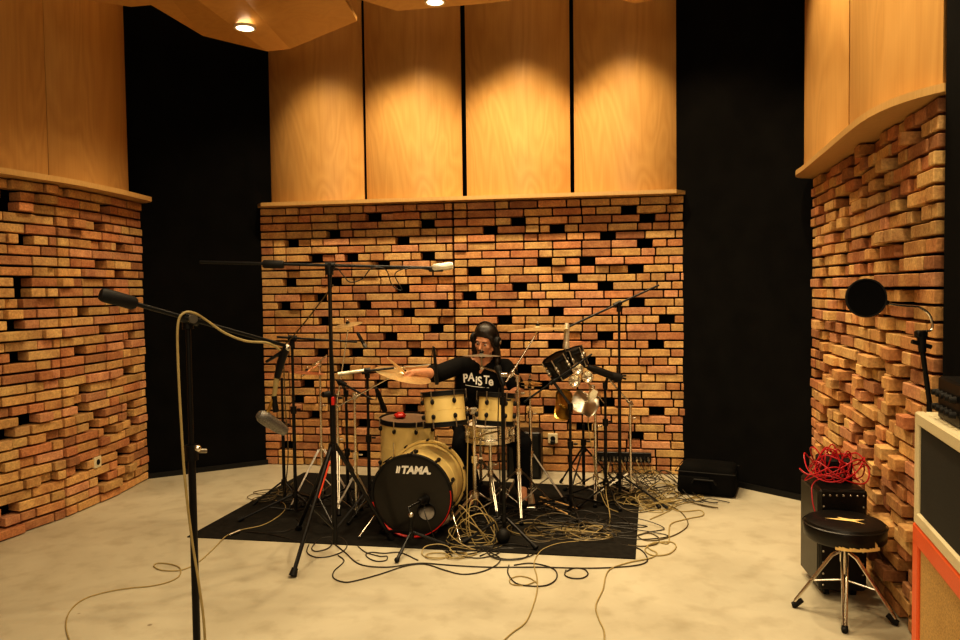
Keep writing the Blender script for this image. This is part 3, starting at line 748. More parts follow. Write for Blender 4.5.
# lettering
vs, fs = text_mesh('TAMA.', .082, .22, .0045)
wd = max(v.x for v in vs); 
mb = MB(); k = .200 / wd
cx, cz = -.068, .146
def lp_(x, y): return kp(cx + x, cz + y, .0062)
mb.add([lp_(v.x * k, v.y * k) for v in vs], fs)
for x0, x1 in ((-.034, -.022), (-.0195, -.0095)):
    mb.add([lp_(x0, 0), lp_(x1, 0), lp_(x1 + .008, .040), lp_(x0 + .009, .050)], [(0, 1, 2, 3)])
mb.build('lettering', white, fhd)

# double tom stand
T0 = XY(474.5, 460, 5.22); t = stand('tom_stand', 'chrome double tom stand between the two rack toms', 'drum stand', T0, P(474, 407, 5.22).z, chrome, .0145, .0115, P(474, 499, 5.22).z + .03,
     feet=[G(447, 527), G(509, 511), G(477, 490)], zsplit=.42, shape='strap', legr=.010, zlow=.03)
for s, c1 in ((-1, P(458, 405, 5.08)), (1, P(486, 406, 5.12))):
    ar = MB().tube([T0 + up * (P(474, 412, 5.22).z) + Vector((s * .012, 0, 0)), P(474 + s * 6, 409, 5.18), c1], .008, 8).build('tom_arm', chrome, t, True)
    MB().sphere(P(474 + s * 7, 409, 5.17), .018).build('ball_clamp', chrome, ar, True)
MB().box((T0.x, T0.y, P(474, 411, 5.22).z), (.06, .04, .05), None, .008).build('clamp_block', chrome, t)
MB().tube([P(474, 440, 5.2), P(486, 434, 5.15), P(500, 431, 5.1)], .006, 8).build('accessory_arm', chrome, t, True)
# arm holding the splash
t = thing('splash_arm', 'short chrome arm clamped to the black centre stand, carrying the splash cymbal', 'cymbal arm', P(482, 368, 5.12))
MB().tube([P(481.5, 355, 5.15), P(481.5, 366, 5.15)], .006, 8).build('rod', dchrome, t, True)
MB().sphere(P(482, 367.5, 5.14), .017).build('ratchet', dchrome, t, True)
MB().tube([P(482, 367, 5.14), P(494, 371, 5.0), P(503, 374, 4.8)], .0065, 8).build('arm', chrome, t, True)
MB().box(P(504, 375, 4.76), (.05, .05, .03), None, .006).build('clamp', chrome, t)

# snare drum
sc = P(490, 432, 5.42)
t, sn, sd = drum('chrome snare drum half hidden behind the rack toms', (sc.x, sc.y, .575), Vector((0, -.03, 1)), .17, .10, 'snare_drum', shellm=chrome, hoopm=chrome, nl=8, hm=chrome)
stand('snare_stand', 'low chrome tripod stand carrying the snare drum', 'drum stand', Vector((sc.x, sc.y, 0)), .475, chrome, .012, .011, .26, .24, 40, zsplit=.33, shape='strap')
# bass pedal
pb = back - bax * .06
t = thing('bass_pedal', 'metal bass drum pedal behind the bass drum', 'pedal', (pb.x, pb.y, MZ))
MB().box((pb.x + .03, pb.y + .14, .015), (.10, .30, .012), Matrix.Rotation(-yaw, 3, 'Z'), .003).build('base_plate', dchrome, t)
MB().box((pb.x + .03, pb.y + .16, .06), (.085, .27, .012), Matrix.Rotation(-yaw, 3, 'Z') @ Matrix.Rotation(-.25, 3, 'X'), .003).build('footboard', dchrome, t)
for s in (-1, 1): MB().cyl((pb.x + s * .06, pb.y + .02, .02), (pb.x + s * .05, pb.y + .02, .26), .008, n=8).build('upright', chrome, t, True)
MB().cyl((pb.x - .07, pb.y + .02, .25), (pb.x + .07, pb.y + .02, .25), .007, n=8).build('axle', chrome, t, True)
bt2 = MB().cyl((pb.x, pb.y + .02, .25), (pb.x, pb.y - .0, .40), .004, n=8).build('beater_rod', chrome, t, True)
MB().sphere((pb.x, pb.y, .41), .026).build('beater', rubber, bt2, True)

# small microphone stand in front of the bass drum
Yk = G(410, 549).y; kb_ = XY(411, 530, Yk)
t = thing('microphone_stand', 'short black microphone stand right in front of the bass drum', 'mic stand', (kb_.x, kb_.y, 0))
MB().cyl(kb_ + up * .06, P(411, 515, Yk), .010, n=10).build('pole', black, t, True)
MB().cyl(kb_ + up * .07, kb_ + up * .14, .018, .016, 12).build('collar', black, t, True)
for f in (G(397, 563), G(448, 548), G(382, 534)):
    f = Vector((f.x, f.y, .018)); lg = MB().tube([kb_ + up * .11, f], .010, 8).build('leg', black, t, True); MB().sphere(f, .016).build('rubber_foot', rubber, lg, True)
p1_ = P(411, 515, Yk); p2_ = P(419, 502, Yk + .10)
MB().tube([p1_, P(408, 508, Yk + .03), p2_], .007, 8).build('gooseneck', black, t, True)
MB().sphere(p1_, .017).build('joint', dchrome, t, True)
pencil('black bass drum microphone pointing into the port hole', P(427, 499, Yk + .2), p2_, r=.024, m=black, basket=rubber)

# black microphone stand in the centre, in front of the right rack tom
C0 = XY(503.5, 460, 4.72)
stand('microphone_stand', 'straight black microphone stand in front of the right rack tom', 'mic stand', C0, P(503, 384, 4.72).z, black, .0125, .0085, .15, .26, 75, zsplit=P(503, 400, 4.72).z, legr=.009, brace=False)
t = thing('round_base_weight', 'round black ball shaped weight at the foot of the straight centre stand', 'weight', (C0.x, C0.y - .06, MZ))
MB().sphere((C0.x - .01, C0.y - .075, MZ + .05), (.045, .045, .048)).build('ball', rubber, t, True)
pencil('chunky black microphone on top of the straight centre stand', P(497, 366, 4.78), P(504, 386, 4.73), r=.019, m=black, basket=rubber)
pencil('thin black overhead microphone hanging beside the drummer\'s sleeve', P(437, 385, 5.05), P(434, 347, 5.05), r=.0105, m=black, basket=black)

# left cluster: black mic stand with pale boom over the ride
Y5 = 5.05
t, c, _ = simple(368.5, 373, 505, 'black stand with a pale grey boom crossing over the floor tom', Y=5.35, boom=(P(338, 374, 5.1), P(394, 368, 5.15)), zs=.55, ang=10, spread=.30, zc=.14, arm_r=.0095)
MB().cyl(P(338, 374, 5.09), P(364, 370.5, 5.11), .013, .011, 12).build('pale_boom_sleeve', micw, t, True)
MB().cyl(P(394, 368, 5.15), P(431, 364.5, 5.1), .004, n=8).build('boom_tip', dchrome, t, True)
MB().tube([P(431, 364.5, 5.1), P(432, 355, 5.08), P(433, 346, 5.06), P(434, 349, 5.05)], .0035, 6).build('microphone_clip', black, t, True)
t, c, _ = simple(347, 392, 494, 'black stand between the tall tripod and the floor tom, boom slanting down', Y=5.5, boom=(P(336, 380, 5.4), P(371, 399, 5.3)), zs=.42, ang=50, spread=.28, zc=.14)
pencil('black drum microphone aimed down at the floor tom', P(385, 411, 5.42), P(376, 388, 5.3), r=.017, m=black, basket=rubber)
MB().tube([P(371, 399, 5.3), P(376, 400, 5.3), P(377, 391, 5.3)], .004, 6).build('gooseneck', black, t, True)

# right side: tall black stand with boom up right
t, c, _ = simple(619.5, 307, 500, 'tall black stand at the right of the kit, boom rising to the right', Y=5.55, boom=(P(568, 327, 5.5), P(659, 285, 5.6)), zs=.95, ang=85, spread=.36, zc=.2)
pencil('pale yellowish microphone hanging at the low end of the rising boom', P(566, 349, 5.5), P(567, 323, 5.5), m=micw, r=.021, basket=micw)
t, c, _ = simple(605.5, 384, 497, 'black stand just left of the tall right stand, with a thick shotgun microphone', Y=5.6, boom=(P(582, 366, 5.55), P(626, 379, 5.6)), zs=.6, ang=40, spread=.3, zc=.14)
pencil('thick black microphone slanting on the short stand beside the tall right stand', P(621, 379, 5.52), P(588, 367, 5.48), r=.028, m=black, basket=rubber)
cstand('chrome stand farthest right in the drum kit', 630.5, 501, 402, (P(607, 377, 5.6), P(631, 404, 5.62)), 5.62, 60, zs=.62, zc=.20, spread=.30, r=.010)
cstand('chrome stand under the cluster of small drums and folded cymbals', 595.5, 489, 392, (P(583, 377, 5.6), P(604, 403, 5.65)), 5.68, 20, zs=.55, zc=.16, spread=.28)
t, c, _ = simple(570.5, 405, 513, 'black stand under the small black drums, low spread tripod legs', Y=5.28, boom=(P(524, 402, 5.35), P(592, 354, 5.35)), zs=.5, ang=35, spread=.32, zc=.12, arm_r=.008)
t, c, _ = simple(583.5, 424, 480, 'thin black stand between the chrome stands, near the back wall', Y=5.85, zs=.4, ang=0, spread=.3, zc=.34, m=black)
# small black drums
def mini(label, cen, ax, R_, dp):
    return drum(label, cen, ax, R_, dp, 'concert_tom', 'small black drums', headblk, rubber, 6, rubber, hm=dchrome)
mini('small black drum with chrome rim tilted toward the drummer, left of the cluster', P(559, 366, 5.5), Vector((-.45, -.1, .8)), .085, .14)
mini('smaller black drum with chrome rim behind the first, right of the cluster', P(575, 358, 5.55), Vector((-.30, -.05, .85)), .066, .12)
# chrome cups
for (px, py, rr, lb) in ((577, 369, .042, 'shiny round chrome bell cup, upper one of the cluster right of the kit'), (574, 381, .044, 'shiny chrome bell cup with a dark mouth, lower left of the cluster'), (587, 377, .042, 'shiny chrome bell cup, right of the cluster')):
    c = P(px, py, 5.42); t = thing('bell', lb, 'bell', c, 'chrome bell cups')
    ax = Vector((.2, -1, .1))
    MB().lathe([(0, -rr * .9), (rr * .5, -rr * .8), (rr * .85, -rr * .4), (rr, .0), (rr * 1.08, rr * .35), (rr * .98, rr * .35), (rr * .8, -.2 * rr), (0, -.6 * rr)], c, ax, 28).build('cup', chrome, t, True)
    MB().cyl(c - Vector(ax).normalized() * rr, c - Vector(ax).normalized() * rr * -.1, .006, n=10).build('bolt', dchrome, t, True)
# bent china cymbals
def china(label, cen, nrm, R_, m, warp):
    cen = Vector(cen); t = thing('china_cymbal', label, 'cymbal', cen, 'folded effect cymbals'); u_, v_, n_ = frame(nrm)
    mb = MB(); NR, NA = 10, 48; vs = []
    for j in range(NR + 1):
        r_ = R_ * j / NR
        for i in range(NA):
            a = 2 * PI * i / NA; h = .028 * (1 - j / NR) + warp * (j / NR) ** 2 * math.cos(3 * a) + (.010 if j == NR else 0)
            vs.append(cen + (u_ * math.cos(a) + v_ * math.sin(a)) * r_ + n_ * h)
    mb.add(vs, [(j * NA + i, j * NA + (i + 1) % NA, (j + 1) * NA + (i + 1) % NA, (j + 1) * NA + i) for j in range(NR) for i in range(NA)])
    mb.build('bent_disc', m, t, True)
    MB().cyl(cen, cen + n_ * .05, .008, n=10).build('wing_nut', dchrome, t, True)
china('wavy bent silver cymbal hanging low in the cluster right of the kit', P(584, 404, 5.45), Vector((.35, -.9, .55)), .105, silverc, .028)
china('bent brass cymbal hanging at the left of the cluster, nearly edge on', P(564, 405, 5.5), Vector((-.85, -.5, .15)), .115, goldm, .018)
# cowbell shape block between
c = P(593, 394, 5.5); t = thing('cowbell', 'chrome cowbell clamped on the chrome stand right of the bent cymbals', 'cowbell', c)
mb = MB(); R3 = Matrix.Rotation(.5, 3, 'Y') @ Matrix.Rotation(.3, 3, 'X')
vs = [R3 @ Vector(v) + c for v in ((-.02, -.012, .04), (.02, -.012, .04), (.02, .012, .04), (-.02, .012, .04), (-.034, -.022, -.04), (.034, -.022, -.04), (.034, .022, -.04), (-.034, .022, -.04))]
mb.add(vs, [(0, 1, 2, 3), (0, 1, 5, 4), (1, 2, 6, 5), (2, 3, 7, 6), (3, 0, 4, 7)]); mb.build('bell_body', chrome, t)
MB().box(c + Vector((0, .02, .05)), (.03, .04, .03), None, .006).build('clamp', chrome, t)

# black box behind the kit, against the wall
c = ray_wall(527, 455) + n3 * .17; c.z = 0
t = thing('monitor_speaker', 'black box speaker on the floor against the back brick wall behind the kit', 'speaker', c)
MB().box(c + up * .20, (.29, .24, .40), RW, .012).build('cabinet', black, t)
MB().box(c + up * .20 + n3 * .122, (.25, .01, .35), RW, .004).build('grille', grille, t)
# bag
bc = G(716, 498); bc = Vector((bc.x, bc.y + .19, 0)); Rb = Matrix.Rotation(math.radians(-24), 3, 'Z')
t = thing('equipment_bag', 'soft black rectangular bag on the floor beside the back right corner', 'bag', bc)
mb = MB(); import bmesh
def rbox(cen, size, R_, ch, sub=3, puff=.0):
    bm = bmesh.new(); bmesh.ops.create_cube(bm, size=1)
    for v in bm.verts: v.co = Vector((v.co.x * size[0], v.co.y * size[1], v.co.z * size[2]))
    bmesh.ops.bevel(bm, geom=list(bm.edges), offset=ch, segments=sub, profile=.5, affect='EDGES')
    bmesh.ops.subdivide_edges(bm, edges=[e for e in bm.edges if e.calc_length() > .1], cuts=3, use_grid_fill=True)
    for v in bm.verts:
        k = 1 + puff * (1 - (2 * v.co.x / size[0]) ** 2) * (1 - (2 * v.co.y / size[1]) ** 2)
        if v.co.z > 0: v.co.z *= k
        v.co.x *= 1 - .06 * (v.co.z / size[2] + .5); v.co.y *= 1 - .06 * (v.co.z / size[2] + .5)
    vs = [R_ @ v.co + Vector(cen) for v in bm.verts]; fs = [[l.vert.index for l in f.loops] for f in bm.faces]; bm.free(); return vs, fs
vs, fs = rbox(bc + up * .112, (.44, .34, .21), Rb, .035, 3, .14); MB().add(vs, fs).build('bag_body', vinyl if False else blackfab, t, True)
MB().tube([bc + Rb @ Vector(q) for q in ((-.225, -.18, .185), (.215, -.18, .185), (.215, .16, .185), (-.225, .16, .185))], .005, 6, True).build('zip_piping', rubber, t, True)
MB().tube([bc + Rb @ Vector(q) for q in ((-.10, -.183, .10), (-.08, -.20, .135), (.06, -.20, .135), (.08, -.183, .10))], .008, 8).build('carry_handle', rubber, t, True)
vs, fs = rbox(bc + Rb @ Vector((-.08, -.17, .09)), (.24, .04, .12), Rb, .012, 2); MB().add(vs, fs).build('front_pocket', blackfab, t, True)

# drumsticks on the mat
for a, b, lb in (((539, 501), (562, 511.5), 'wooden drumstick on the black mat, front one of two beside the black stand base'), ((540, 497), (577, 508.5), 'wooden drumstick on the black mat, rear one of two beside the black stand base')):
    p = G(*a, MZ + .011); q = G(*b, MZ + .011); d = (q - p).normalized(); L = .40 if lb.find('rear') > 0 else .38
    q = p + d * L
    solo('drumstick', MB().lathe([(0, 0), (.0065, .002), (.0078, .01), (.0078, L * .72), (.0045, L * .93), (.0062, L * .96), (.005, L * .99), (0, L)], p, d, 14), stickw, lb, 'drumstick', 'drumsticks on the mat')

# ---------------------------------------------------------------- right foreground
# throne
TC = G(844, 614); ts = P(847, 520, TC.y).z
t = thing('drum_stool', 'round black padded drum stool with torn vinyl and chrome tripod', 'stool', (TC.x, TC.y, 0))
TR = .185; zt = P(847, 519, TC.y).z; c = Vector((TC.x, TC.y, 0))
seat = MB().lathe([(0, zt - .095), (TR * .93, zt - .095), (TR * .99, zt - .082), (TR, zt - .055), (TR * .99, zt - .028), (TR * .94, zt - .008), (TR * .8, zt + .002), (TR * .4, zt + .002), (0, zt)], c, up, 56).build('seat', vinyl, t, True)
MB().lathe([(TR * .995, zt - .024), (TR + .004, zt - .021), (TR * .99, zt - .017)], c, up, 56, True).build('piping', vinyl, seat, True)
def star(cen, pts, zz, m=foam):
    mb = MB(); vs = [Vector((cen.x, cen.y, zz + .003))] + [Vector((cen.x + x, cen.y + y, zz)) for x, y in pts]; n = len(pts)
    mb.add(vs, [(0, 1 + i, 1 + (i + 1) % n) for i in range(n)]); return mb
star(c + Vector((.0, -.02, 0)), [(-.095, .03), (-.02, .012), (-.028, .045), (.012, .012), (.03, .0), (.085, -.008), (.03, -.02), (.052, -.075), (.01, -.028), (-.03, -.01)], zt + .004).build('torn_foam', foam, seat)
mb = MB()
for k in range(14):
    a = math.radians(232 + k * 4.6); h = .004 + .006 * abs(math.sin(k * 2.1)) + (.03 if k == 12 else 0)
    p0 = c + Vector((math.cos(a), math.sin(a), 0)) * (TR * .985 + .004); p1 = c + Vector((math.cos(a + .085), math.sin(a + .085), 0)) * (TR * .985 + .004)
    mb.add([p0 + up * (zt - .098), p1 + up * (zt - .098), p1 + up * (zt - .088 + h * .5), p0 + up * (zt - .088 + h)], [(0, 1, 2, 3)])
mb.build('torn_edge_foam', foam, seat)
MB().cyl(c + up * .20, c + up * (zt - .09), .013, n=14).build('post', chrome, t, True)
MB().cyl(c + up * .26, c + up * .33, .021, n=14).build('collar', chrome, t, True)
for f in (G(805, 609), G(897, 626), G(845, 641), ):
    f = Vector((f.x, f.y, .016)); d = Vector((f.x - c.x, f.y - c.y, 0)); d = d.normalized(); f = c + d * .222 + up * .016
    k = c + d * .055 + up * .285
    s = Vector((-d.y, d.x, 0)) * .011; mb = MB()
    for q in (s, -s): mb.tube([c + up * .31 + q * .8 + d * .02, k + q, f + up * .018 + q * .5], .0065, 8)
    mb.tube([c + up * .17 + d * .012, (k + f) / 2], .0055, 8)
    lg = mb.build('leg', chrome, t, True)
    MB().tube([f - d * .035 + up * .028, f, f + d * .012 - up * .004], [.012, .016, .013], 10).build('rubber_foot', rubber, lg, True)

# black flight case
p0 = G(819, 598); p1 = G(867, 600); wv = Vector((p1.x - p0.x, p1.y - p0.y, 0)); wl = wv.length; wv.normalize(); dv = Vector((-wv.y, wv.x, 0)); dv = (dv + wv * .16).normalized()
dv = Vector((-wv.y, wv.x, 0)); hcase = P(845, 489, p0.y).z; dp = .34
R3 = Matrix((wv, dv, up)).transposed(); cc = Vector((p0.x, p0.y, 0)) + wv * wl / 2 + dv * dp / 2
t = thing('flight_case', 'upright black riveted case against the right brick wall under a coil of red cable', 'case', (cc.x, cc.y, 0))
MB().box(cc + up * (hcase / 2 + .02), (wl, dp, hcase - .04), R3, .012).build('case_body', vinyl, t)
MB().box(cc + up * (hcase / 2 + .02) - wv * (wl / 2 + .001), (.006, dp * .86, hcase * .84), R3, .002).build('side_panel', casegr, t)
RV = [cc + wv * xx - dv * (dp / 2 + .001) + up * (.07 + k * (hcase - .1) / 8) for xx in (-wl / 2 + .02, wl / 2 - .02) for k in range(9)]
RV += [cc + wv * (-wl / 2 + .05 + k * (wl - .1) / 4) - dv * (dp / 2 + .001) + up * (hcase - .03) for k in range(5)]
for q in RV: MB().sphere(q, .006, n=8, m=6).build('rivet', dchrome, t, True)
for sx in (-1, 1):
    for sy in (-1, 1):
        q = cc + wv * sx * (wl / 2 - .05) + dv * sy * (dp / 2 - .06); MB().cyl(q + up * .02 - wv * .012, q + up * .02 + wv * .012, .020, n=16).build('caster', rubber, t, True)
# red cable coil
rng = random.Random(8); cz = hcase; pts = []
for k in range(88):
    a = k * .78; rr = .05 + .10 * (.5 + .5 * math.sin(k * .37)); ox = .02 * math.sin(k * .21)
    pts.append(Vector((cc.x - .02, cc.y - .06, 0)) + wv * (rr * math.cos(a) * 1.05 + ox) + dv * (rr * math.sin(a) * .95) + up * (cz + .012 + (.15 if k % 3 else .06) * (.5 + .5 * math.sin(a * 1.31 + k * .23)) * (1.15 - rr * 2.5) + k * .0006))
pts += [cc + wv * (-wl / 2 - .005) - dv * .12 + up * (cz + .03), cc + wv * (-wl / 2 - .03) - dv * .15 + up * (cz - .05), cc + wv * (-wl / 2 - .02) - dv * .18 + up * (cz - .13)]
solo('instrument_cable', MB().tube(spline(pts, 6), .0036, 6), redcab, 'tangled coil of red cable piled on top of the black riveted case', 'cable', loc=(cc.x, cc.y, cz))
# dark amp head behind the cable
q = cc + dv * .05 + wv * .02
t = thing('small_amplifier', 'small black box with knobs lying under the red cable on the riveted case', 'amplifier', q + up * hcase)
MB().box(q + up * (hcase + .06), (wl * .62, .16, .12), R3, .008).build('case_body', rubber, t)
for k in range(4): MB().cyl(q - dv * .08 + wv * (k - 1.5) * .035 + up * (hcase + .04), q - dv * .093 + wv * (k - 1.5) * .035 + up * (hcase + .04), .009, n=10).build('knob', dchrome, t)

# amplifiers at the right edge
Yl = 2.8; q0 = P(914, 470, Yl); zb = P(914, 522, Yl).z; zt2 = P(914, 411, Yl).z
qr = P(960, 470, 2.28); fv = Vector((qr.x - q0.x, qr.y - q0.y, 0)).normalized(); nv = Vector((fv.y, -fv.x, 0))
if nv.x > 0: nv = -nv
bv = -nv; W = .66; D_ = .27
def fbox(x0, x1, y0, y1, z0, z1): # x along face, y depth behind the face
    return Vector((q0.x, q0.y, 0)) + fv * (x0 + x1) / 2 + bv * (y0 + y1) / 2 + up * (z0 + z1) / 2, (abs(x1 - x0), abs(y1 - y0), z1 - z0)
RA = Matrix((fv, bv, up)).transposed()
def pbox(mb, a, ch=.006): c_, s_ = fbox(*a); mb.box(c_, s_, RA, ch); return mb
def amp(name, label, x0, x1, z0, z1, D, fm, gm, bw, inset=.015):
    base, _ = fbox(x0, x1, 0, D, z0, z0); t = thing(name, label, 'amplifier', base)
    mb = MB(); pbox(mb, (x0, x1, inset + .01, D, z0, z1), .012); mb.build('cabinet', fm, t)
    mb = MB()
    for a in ((x0, x1, 0, inset + .02, z1 - bw, z1), (x0, x1, 0, inset + .02, z0, z0 + bw), (x0, x0 + bw, 0, inset + .02, z0 + bw * .8, z1 - bw * .8), (x1 - bw, x1, 0, inset + .02, z0 + bw * .8, z1 - bw * .8)): pbox(mb, a, .006)
    mb.build('front_frame', fm, t)
    mb = MB(); pbox(mb, (x0 + bw * .9, x1 - bw * .9, inset - .004, inset + .012, z0 + bw * .9, z1 - bw * .9), .002); mb.build('grille_cloth', gm, t)
    return t
amp('speaker_cabinet', 'bright orange speaker cabinet with gold grille cloth at the right edge', -.015, .70, .035, zb - .003, .30, orange, goldcl, .075)
for sx in (.06, .62):
    for sy in (.05, .25):
        c_, _ = fbox(sx, sx, sy, sy, 0, 0); solo_c = MB().cyl(c_, c_ + up * .036, .02, n=12)
        solo_c.build('rubber_foot', rubber, bpy.data.objects['speaker_cabinet'])
t = amp('combo_amplifier', 'cream covered amplifier with a dark grille standing on the orange cabinet', 0, W, zb, zt2, .25, tolexc, grille, .048)
c_, s_ = fbox(.14, .40, .04, .22, zt2, zt2 + .15)
t = thing('amplifier_head', 'black device with knobs standing on the cream amplifier at the right edge', 'amplifier', c_ - up * .075)
MB().box(c_, s_, RA, .008).build('case_body', black, t)
for k in range(5):
    for z_ in (.045, .095):
        a_, _ = fbox(.165 + k * .05, .165 + k * .05, .03, .04, zt2 + z_, zt2 + z_); MB().cyl(a_, a_ + nv * .02, .012, .010, 14).build('knob', rubber, t, True)

# pop filter stand
Yp = 3.02
pb0 = XY(929, 405, Yp); top = P(921, 340, Yp)
t = thing('microphone_stand', 'black microphone stand behind the cream amplifier holding a pop filter', 'mic stand', (pb0.x, pb0.y, 0))
MB().cyl((pb0.x, pb0.y, .05), P(929.5, 402, Yp), .0105, n=12).build('lower_tube', black, t, True)
MB().cyl(P(929.5, 402, Yp), top, .0095, n=12).build('upper_tube', black, t, True)
mb = MB(); mb.cyl(P(921, 331, Yp), P(922.5, 352, Yp), .018, .014, 12); mb.cyl(P(912, 341.5, Yp), P(931, 347, Yp), .009, n=10); mb.box(P(921, 334, Yp), (.045, .03, .03), None, .006)
mb.build('clamp', black, t, True)
MB().cyl((pb0.x, pb0.y, .10), (pb0.x, pb0.y, .17), .019, n=12).build('collar', black, t, True)
for k in range(3):
    a = math.radians(75 + 120 * k); f = Vector((pb0.x + (.03, -.10, .02)[k], pb0.y + (.20, .08, -.12)[k], .012))
    lg = MB().tube([(pb0.x, pb0.y, .14), f], .008, 8).build('leg', black, t, True); MB().sphere(f, .012).build('rubber_foot', rubber, lg, True)
t = thing('pop_filter', 'round black mesh pop filter on a curved chrome gooseneck before the right brick wall', 'pop filter', P(884, 301, Yp))
pc_ = P(866, 298, Yp); ax = Vector((-.15, -1, .05))
rf = .0745
MB().lathe([(rf - .002, -.006), (rf + .004, -.006), (rf + .004, .006), (rf - .002, .006)], pc_, ax, 48, True).build('ring', rubber, t, True)
MB().lathe([(0, -.001), (rf, -.001), (rf, .001), (0, .001)], pc_, ax, 48).build('mesh', blackfab, t)
MB().tube(spline([P(884, 302, Yp), P(892, 304.5, Yp), P(905, 306, Yp), P(918, 307, Yp), P(928, 313, Yp), P(932, 322, Yp), P(931, 330, Yp), P(924, 331, Yp)], 8), .0052, 8).build('gooseneck', chrome, t, True)
MB().cyl(P(882.5, 301, Yp), P(888, 303, Yp), .010, n=12).build('knob', black, t, True)
# ---------------------------------------------------------------- the drummer
def melt(mb, voxel, smooth=6, parent=None, name='body', m=skin):
    o = mb.build(name, m, parent); md = o.modifiers.new('r', 'REMESH'); md.mode = 'VOXEL'; md.voxel_size = voxel
    s = o.modifiers.new('s', 'SMOOTH'); s.iterations = smooth; s.factor = .5
    bpy.context.view_layer.update(); dg = bpy.context.evaluated_depsgraph_get(); me = bpy.data.meshes.new_from_object(o.evaluated_get(dg))
    o.modifiers.clear(); o.data = me; me.materials.clear(); me.materials.append(m)
    me.polygons.foreach_set('use_smooth', [True] * len(me.polygons)); me.update(); return o
pel = Vector((P(480, 400, 5.86).x, 5.86, .575)); chest = P(479, 383, 5.75); nb = P(483, 361, 5.70); hc = P(485.5, 340, 5.60)
shR = P(458, 366, 5.69); shL = P(505, 367, 5.72)
elR = P(437, 374, 5.46); wrR = P(417.5, 372.5, 5.24)
elL = P(519, 391, 5.62); wrL = P(505, 399, 5.40)
hipR = pel + Vector((-.10, -.02, -.02)); hipL = pel + Vector((.10, -.02, -.02))
knR = Vector((-.15, 5.47, .455)); knL = Vector((.30, 5.50, .47))
anR = Vector((-.06, 5.46, .13)); anL = Vector((.30, 5.58, .12))
person = thing('person', 'long-haired drummer in a black lettered T-shirt and headphones reaching out to the ride cymbal', 'person', (pel.x, pel.y, MZ))
fdv = Vector((-.40, -.84, -.36)).normalized(); hup = Vector((.06, -.30, 1)); hup = (hup - fdv * hup.dot(fdv)).normalized(); hx = fdv.cross(hup).normalized()
HR = Matrix((hx, fdv, hup)).transposed()
def hl(x, y, z): return hc + HR @ Vector((x, y, z))
b = MB()
b.sphere(hl(0, -.012, .03), (.074, .092, .088), HR, 24, 16); b.sphere(hl(0, .022, -.035), (.060, .066, .078), HR, 24, 16)
b.sphere(hl(0, .052, -.092), (.030, .030, .024), HR); b.caps(hl(0, .084, .012), hl(0, .108, -.022), .009, .0135)
b.caps(hl(-.034, .077, .026), hl(.034, .077, .026), .012, .012); b.caps(hl(-.017, .082, -.058), hl(.017, .082, -.058), .0085, .0085)
for s in (-1, 1):
    b.sphere(hl(s * .036, .058, -.022), .024); b.sphere(hl(s * .076, -.004, -.004), (.010, .020, .031), HR); b.caps(hl(s * .056, 0, -.05), hl(s * .018, .05, -.09), .026, .024)
b.caps(hl(0, -.02, -.06), nb + Vector((0, .01, .0)), .054, .060)
b.caps(nb, chest, .075, .12); b.caps(nb + Vector((0, 0, -.03)), shR, .065, .058); b.caps(nb + Vector((0, 0, -.03)), shL, .065, .058)
b.caps(chest + Vector((-.07, .01, 0)), pel + Vector((-.06, 0, .05)), .105, .11); b.caps(chest + Vector((.07, .01, 0)), pel + Vector((.06, 0, .05)), .105, .11)
b.caps(hipR, hipL, .115, .115)
for sh, el, wr in ((shR, elR, wrR), (shL, elL, wrL)): b.caps(sh, el, .054, .042); b.caps(el, el.lerp(wr, .3), .041, .043); b.caps(el.lerp(wr, .3), wr, .043, .028)
for hp2, kn, an in ((hipR, knR, anR), (hipL, knL, anL)):
    b.caps(hp2, kn, .088, .060); b.caps(kn, kn.lerp(an, .35), .056, .057); b.caps(kn.lerp(an, .35), an, .057, .040); b.caps(an, an + Vector((0, -.16, -.06)), .038, .030)
def hand(wr, d, n, a, sgn=1):
    d = Vector(d).normalized(); n = Vector(n); n = (n - d * n.dot(d)).normalized(); a = Vector(a).normalized()
    s = a - n * a.dot(n); s = (s - d * s.dot(d) * .6).normalized()
    C = wr + d * .052
    b.caps(wr, C - d * .01, .026, .022)
    for k in (-.026, -.009, .009, .026): b.caps(wr + d * .02 + s * k * .7, C + d * .028 + s * k, .014, .0115)
    for i, ln in enumerate((.95, 1.08, 1.0, .80)):
        K = C + d * .032 + s * (.029 - .0195 * i); p1 = K + (d * .026 - n * .014) * ln; p2 = p1 + (-n * .024 + d * .001) * ln; p3 = p2 + (-n * .010 - d * .020) * ln
        b.caps(K, p1, .0098, .0088, 10); b.caps(p1, p2, .0088, .0080, 10); b.caps(p2, p3, .0080, .0072, 10)
    t0 = wr + d * .025 + s * .028 - n * .008; t1 = t0 + s * .020 + d * .022 - n * .010; t2 = t1 + d * .024 - n * .010 - s * .004; t3 = t2 + d * .018 - s * .010 - n * .006
    b.caps(t0, t1, .0135, .011, 10); b.caps(t1, t2, .011, .0095, 10); b.caps(t2, t3, .0095, .008, 10)
    return C + d * .036 - n * .024
dR = (wrR - elR).normalized() + Vector((-.25, 0, .02)); gR = hand(wrR, dR, (0, -.25, 1), (-.35, -.75, .35))
dL = (wrL - elL).normalized() + Vector((-.1, -.15, -.05)); gL = hand(wrL, dL, (0, -.1, 1), (-.85, -.3, .0))
body = melt(b, .0052, 4, person)
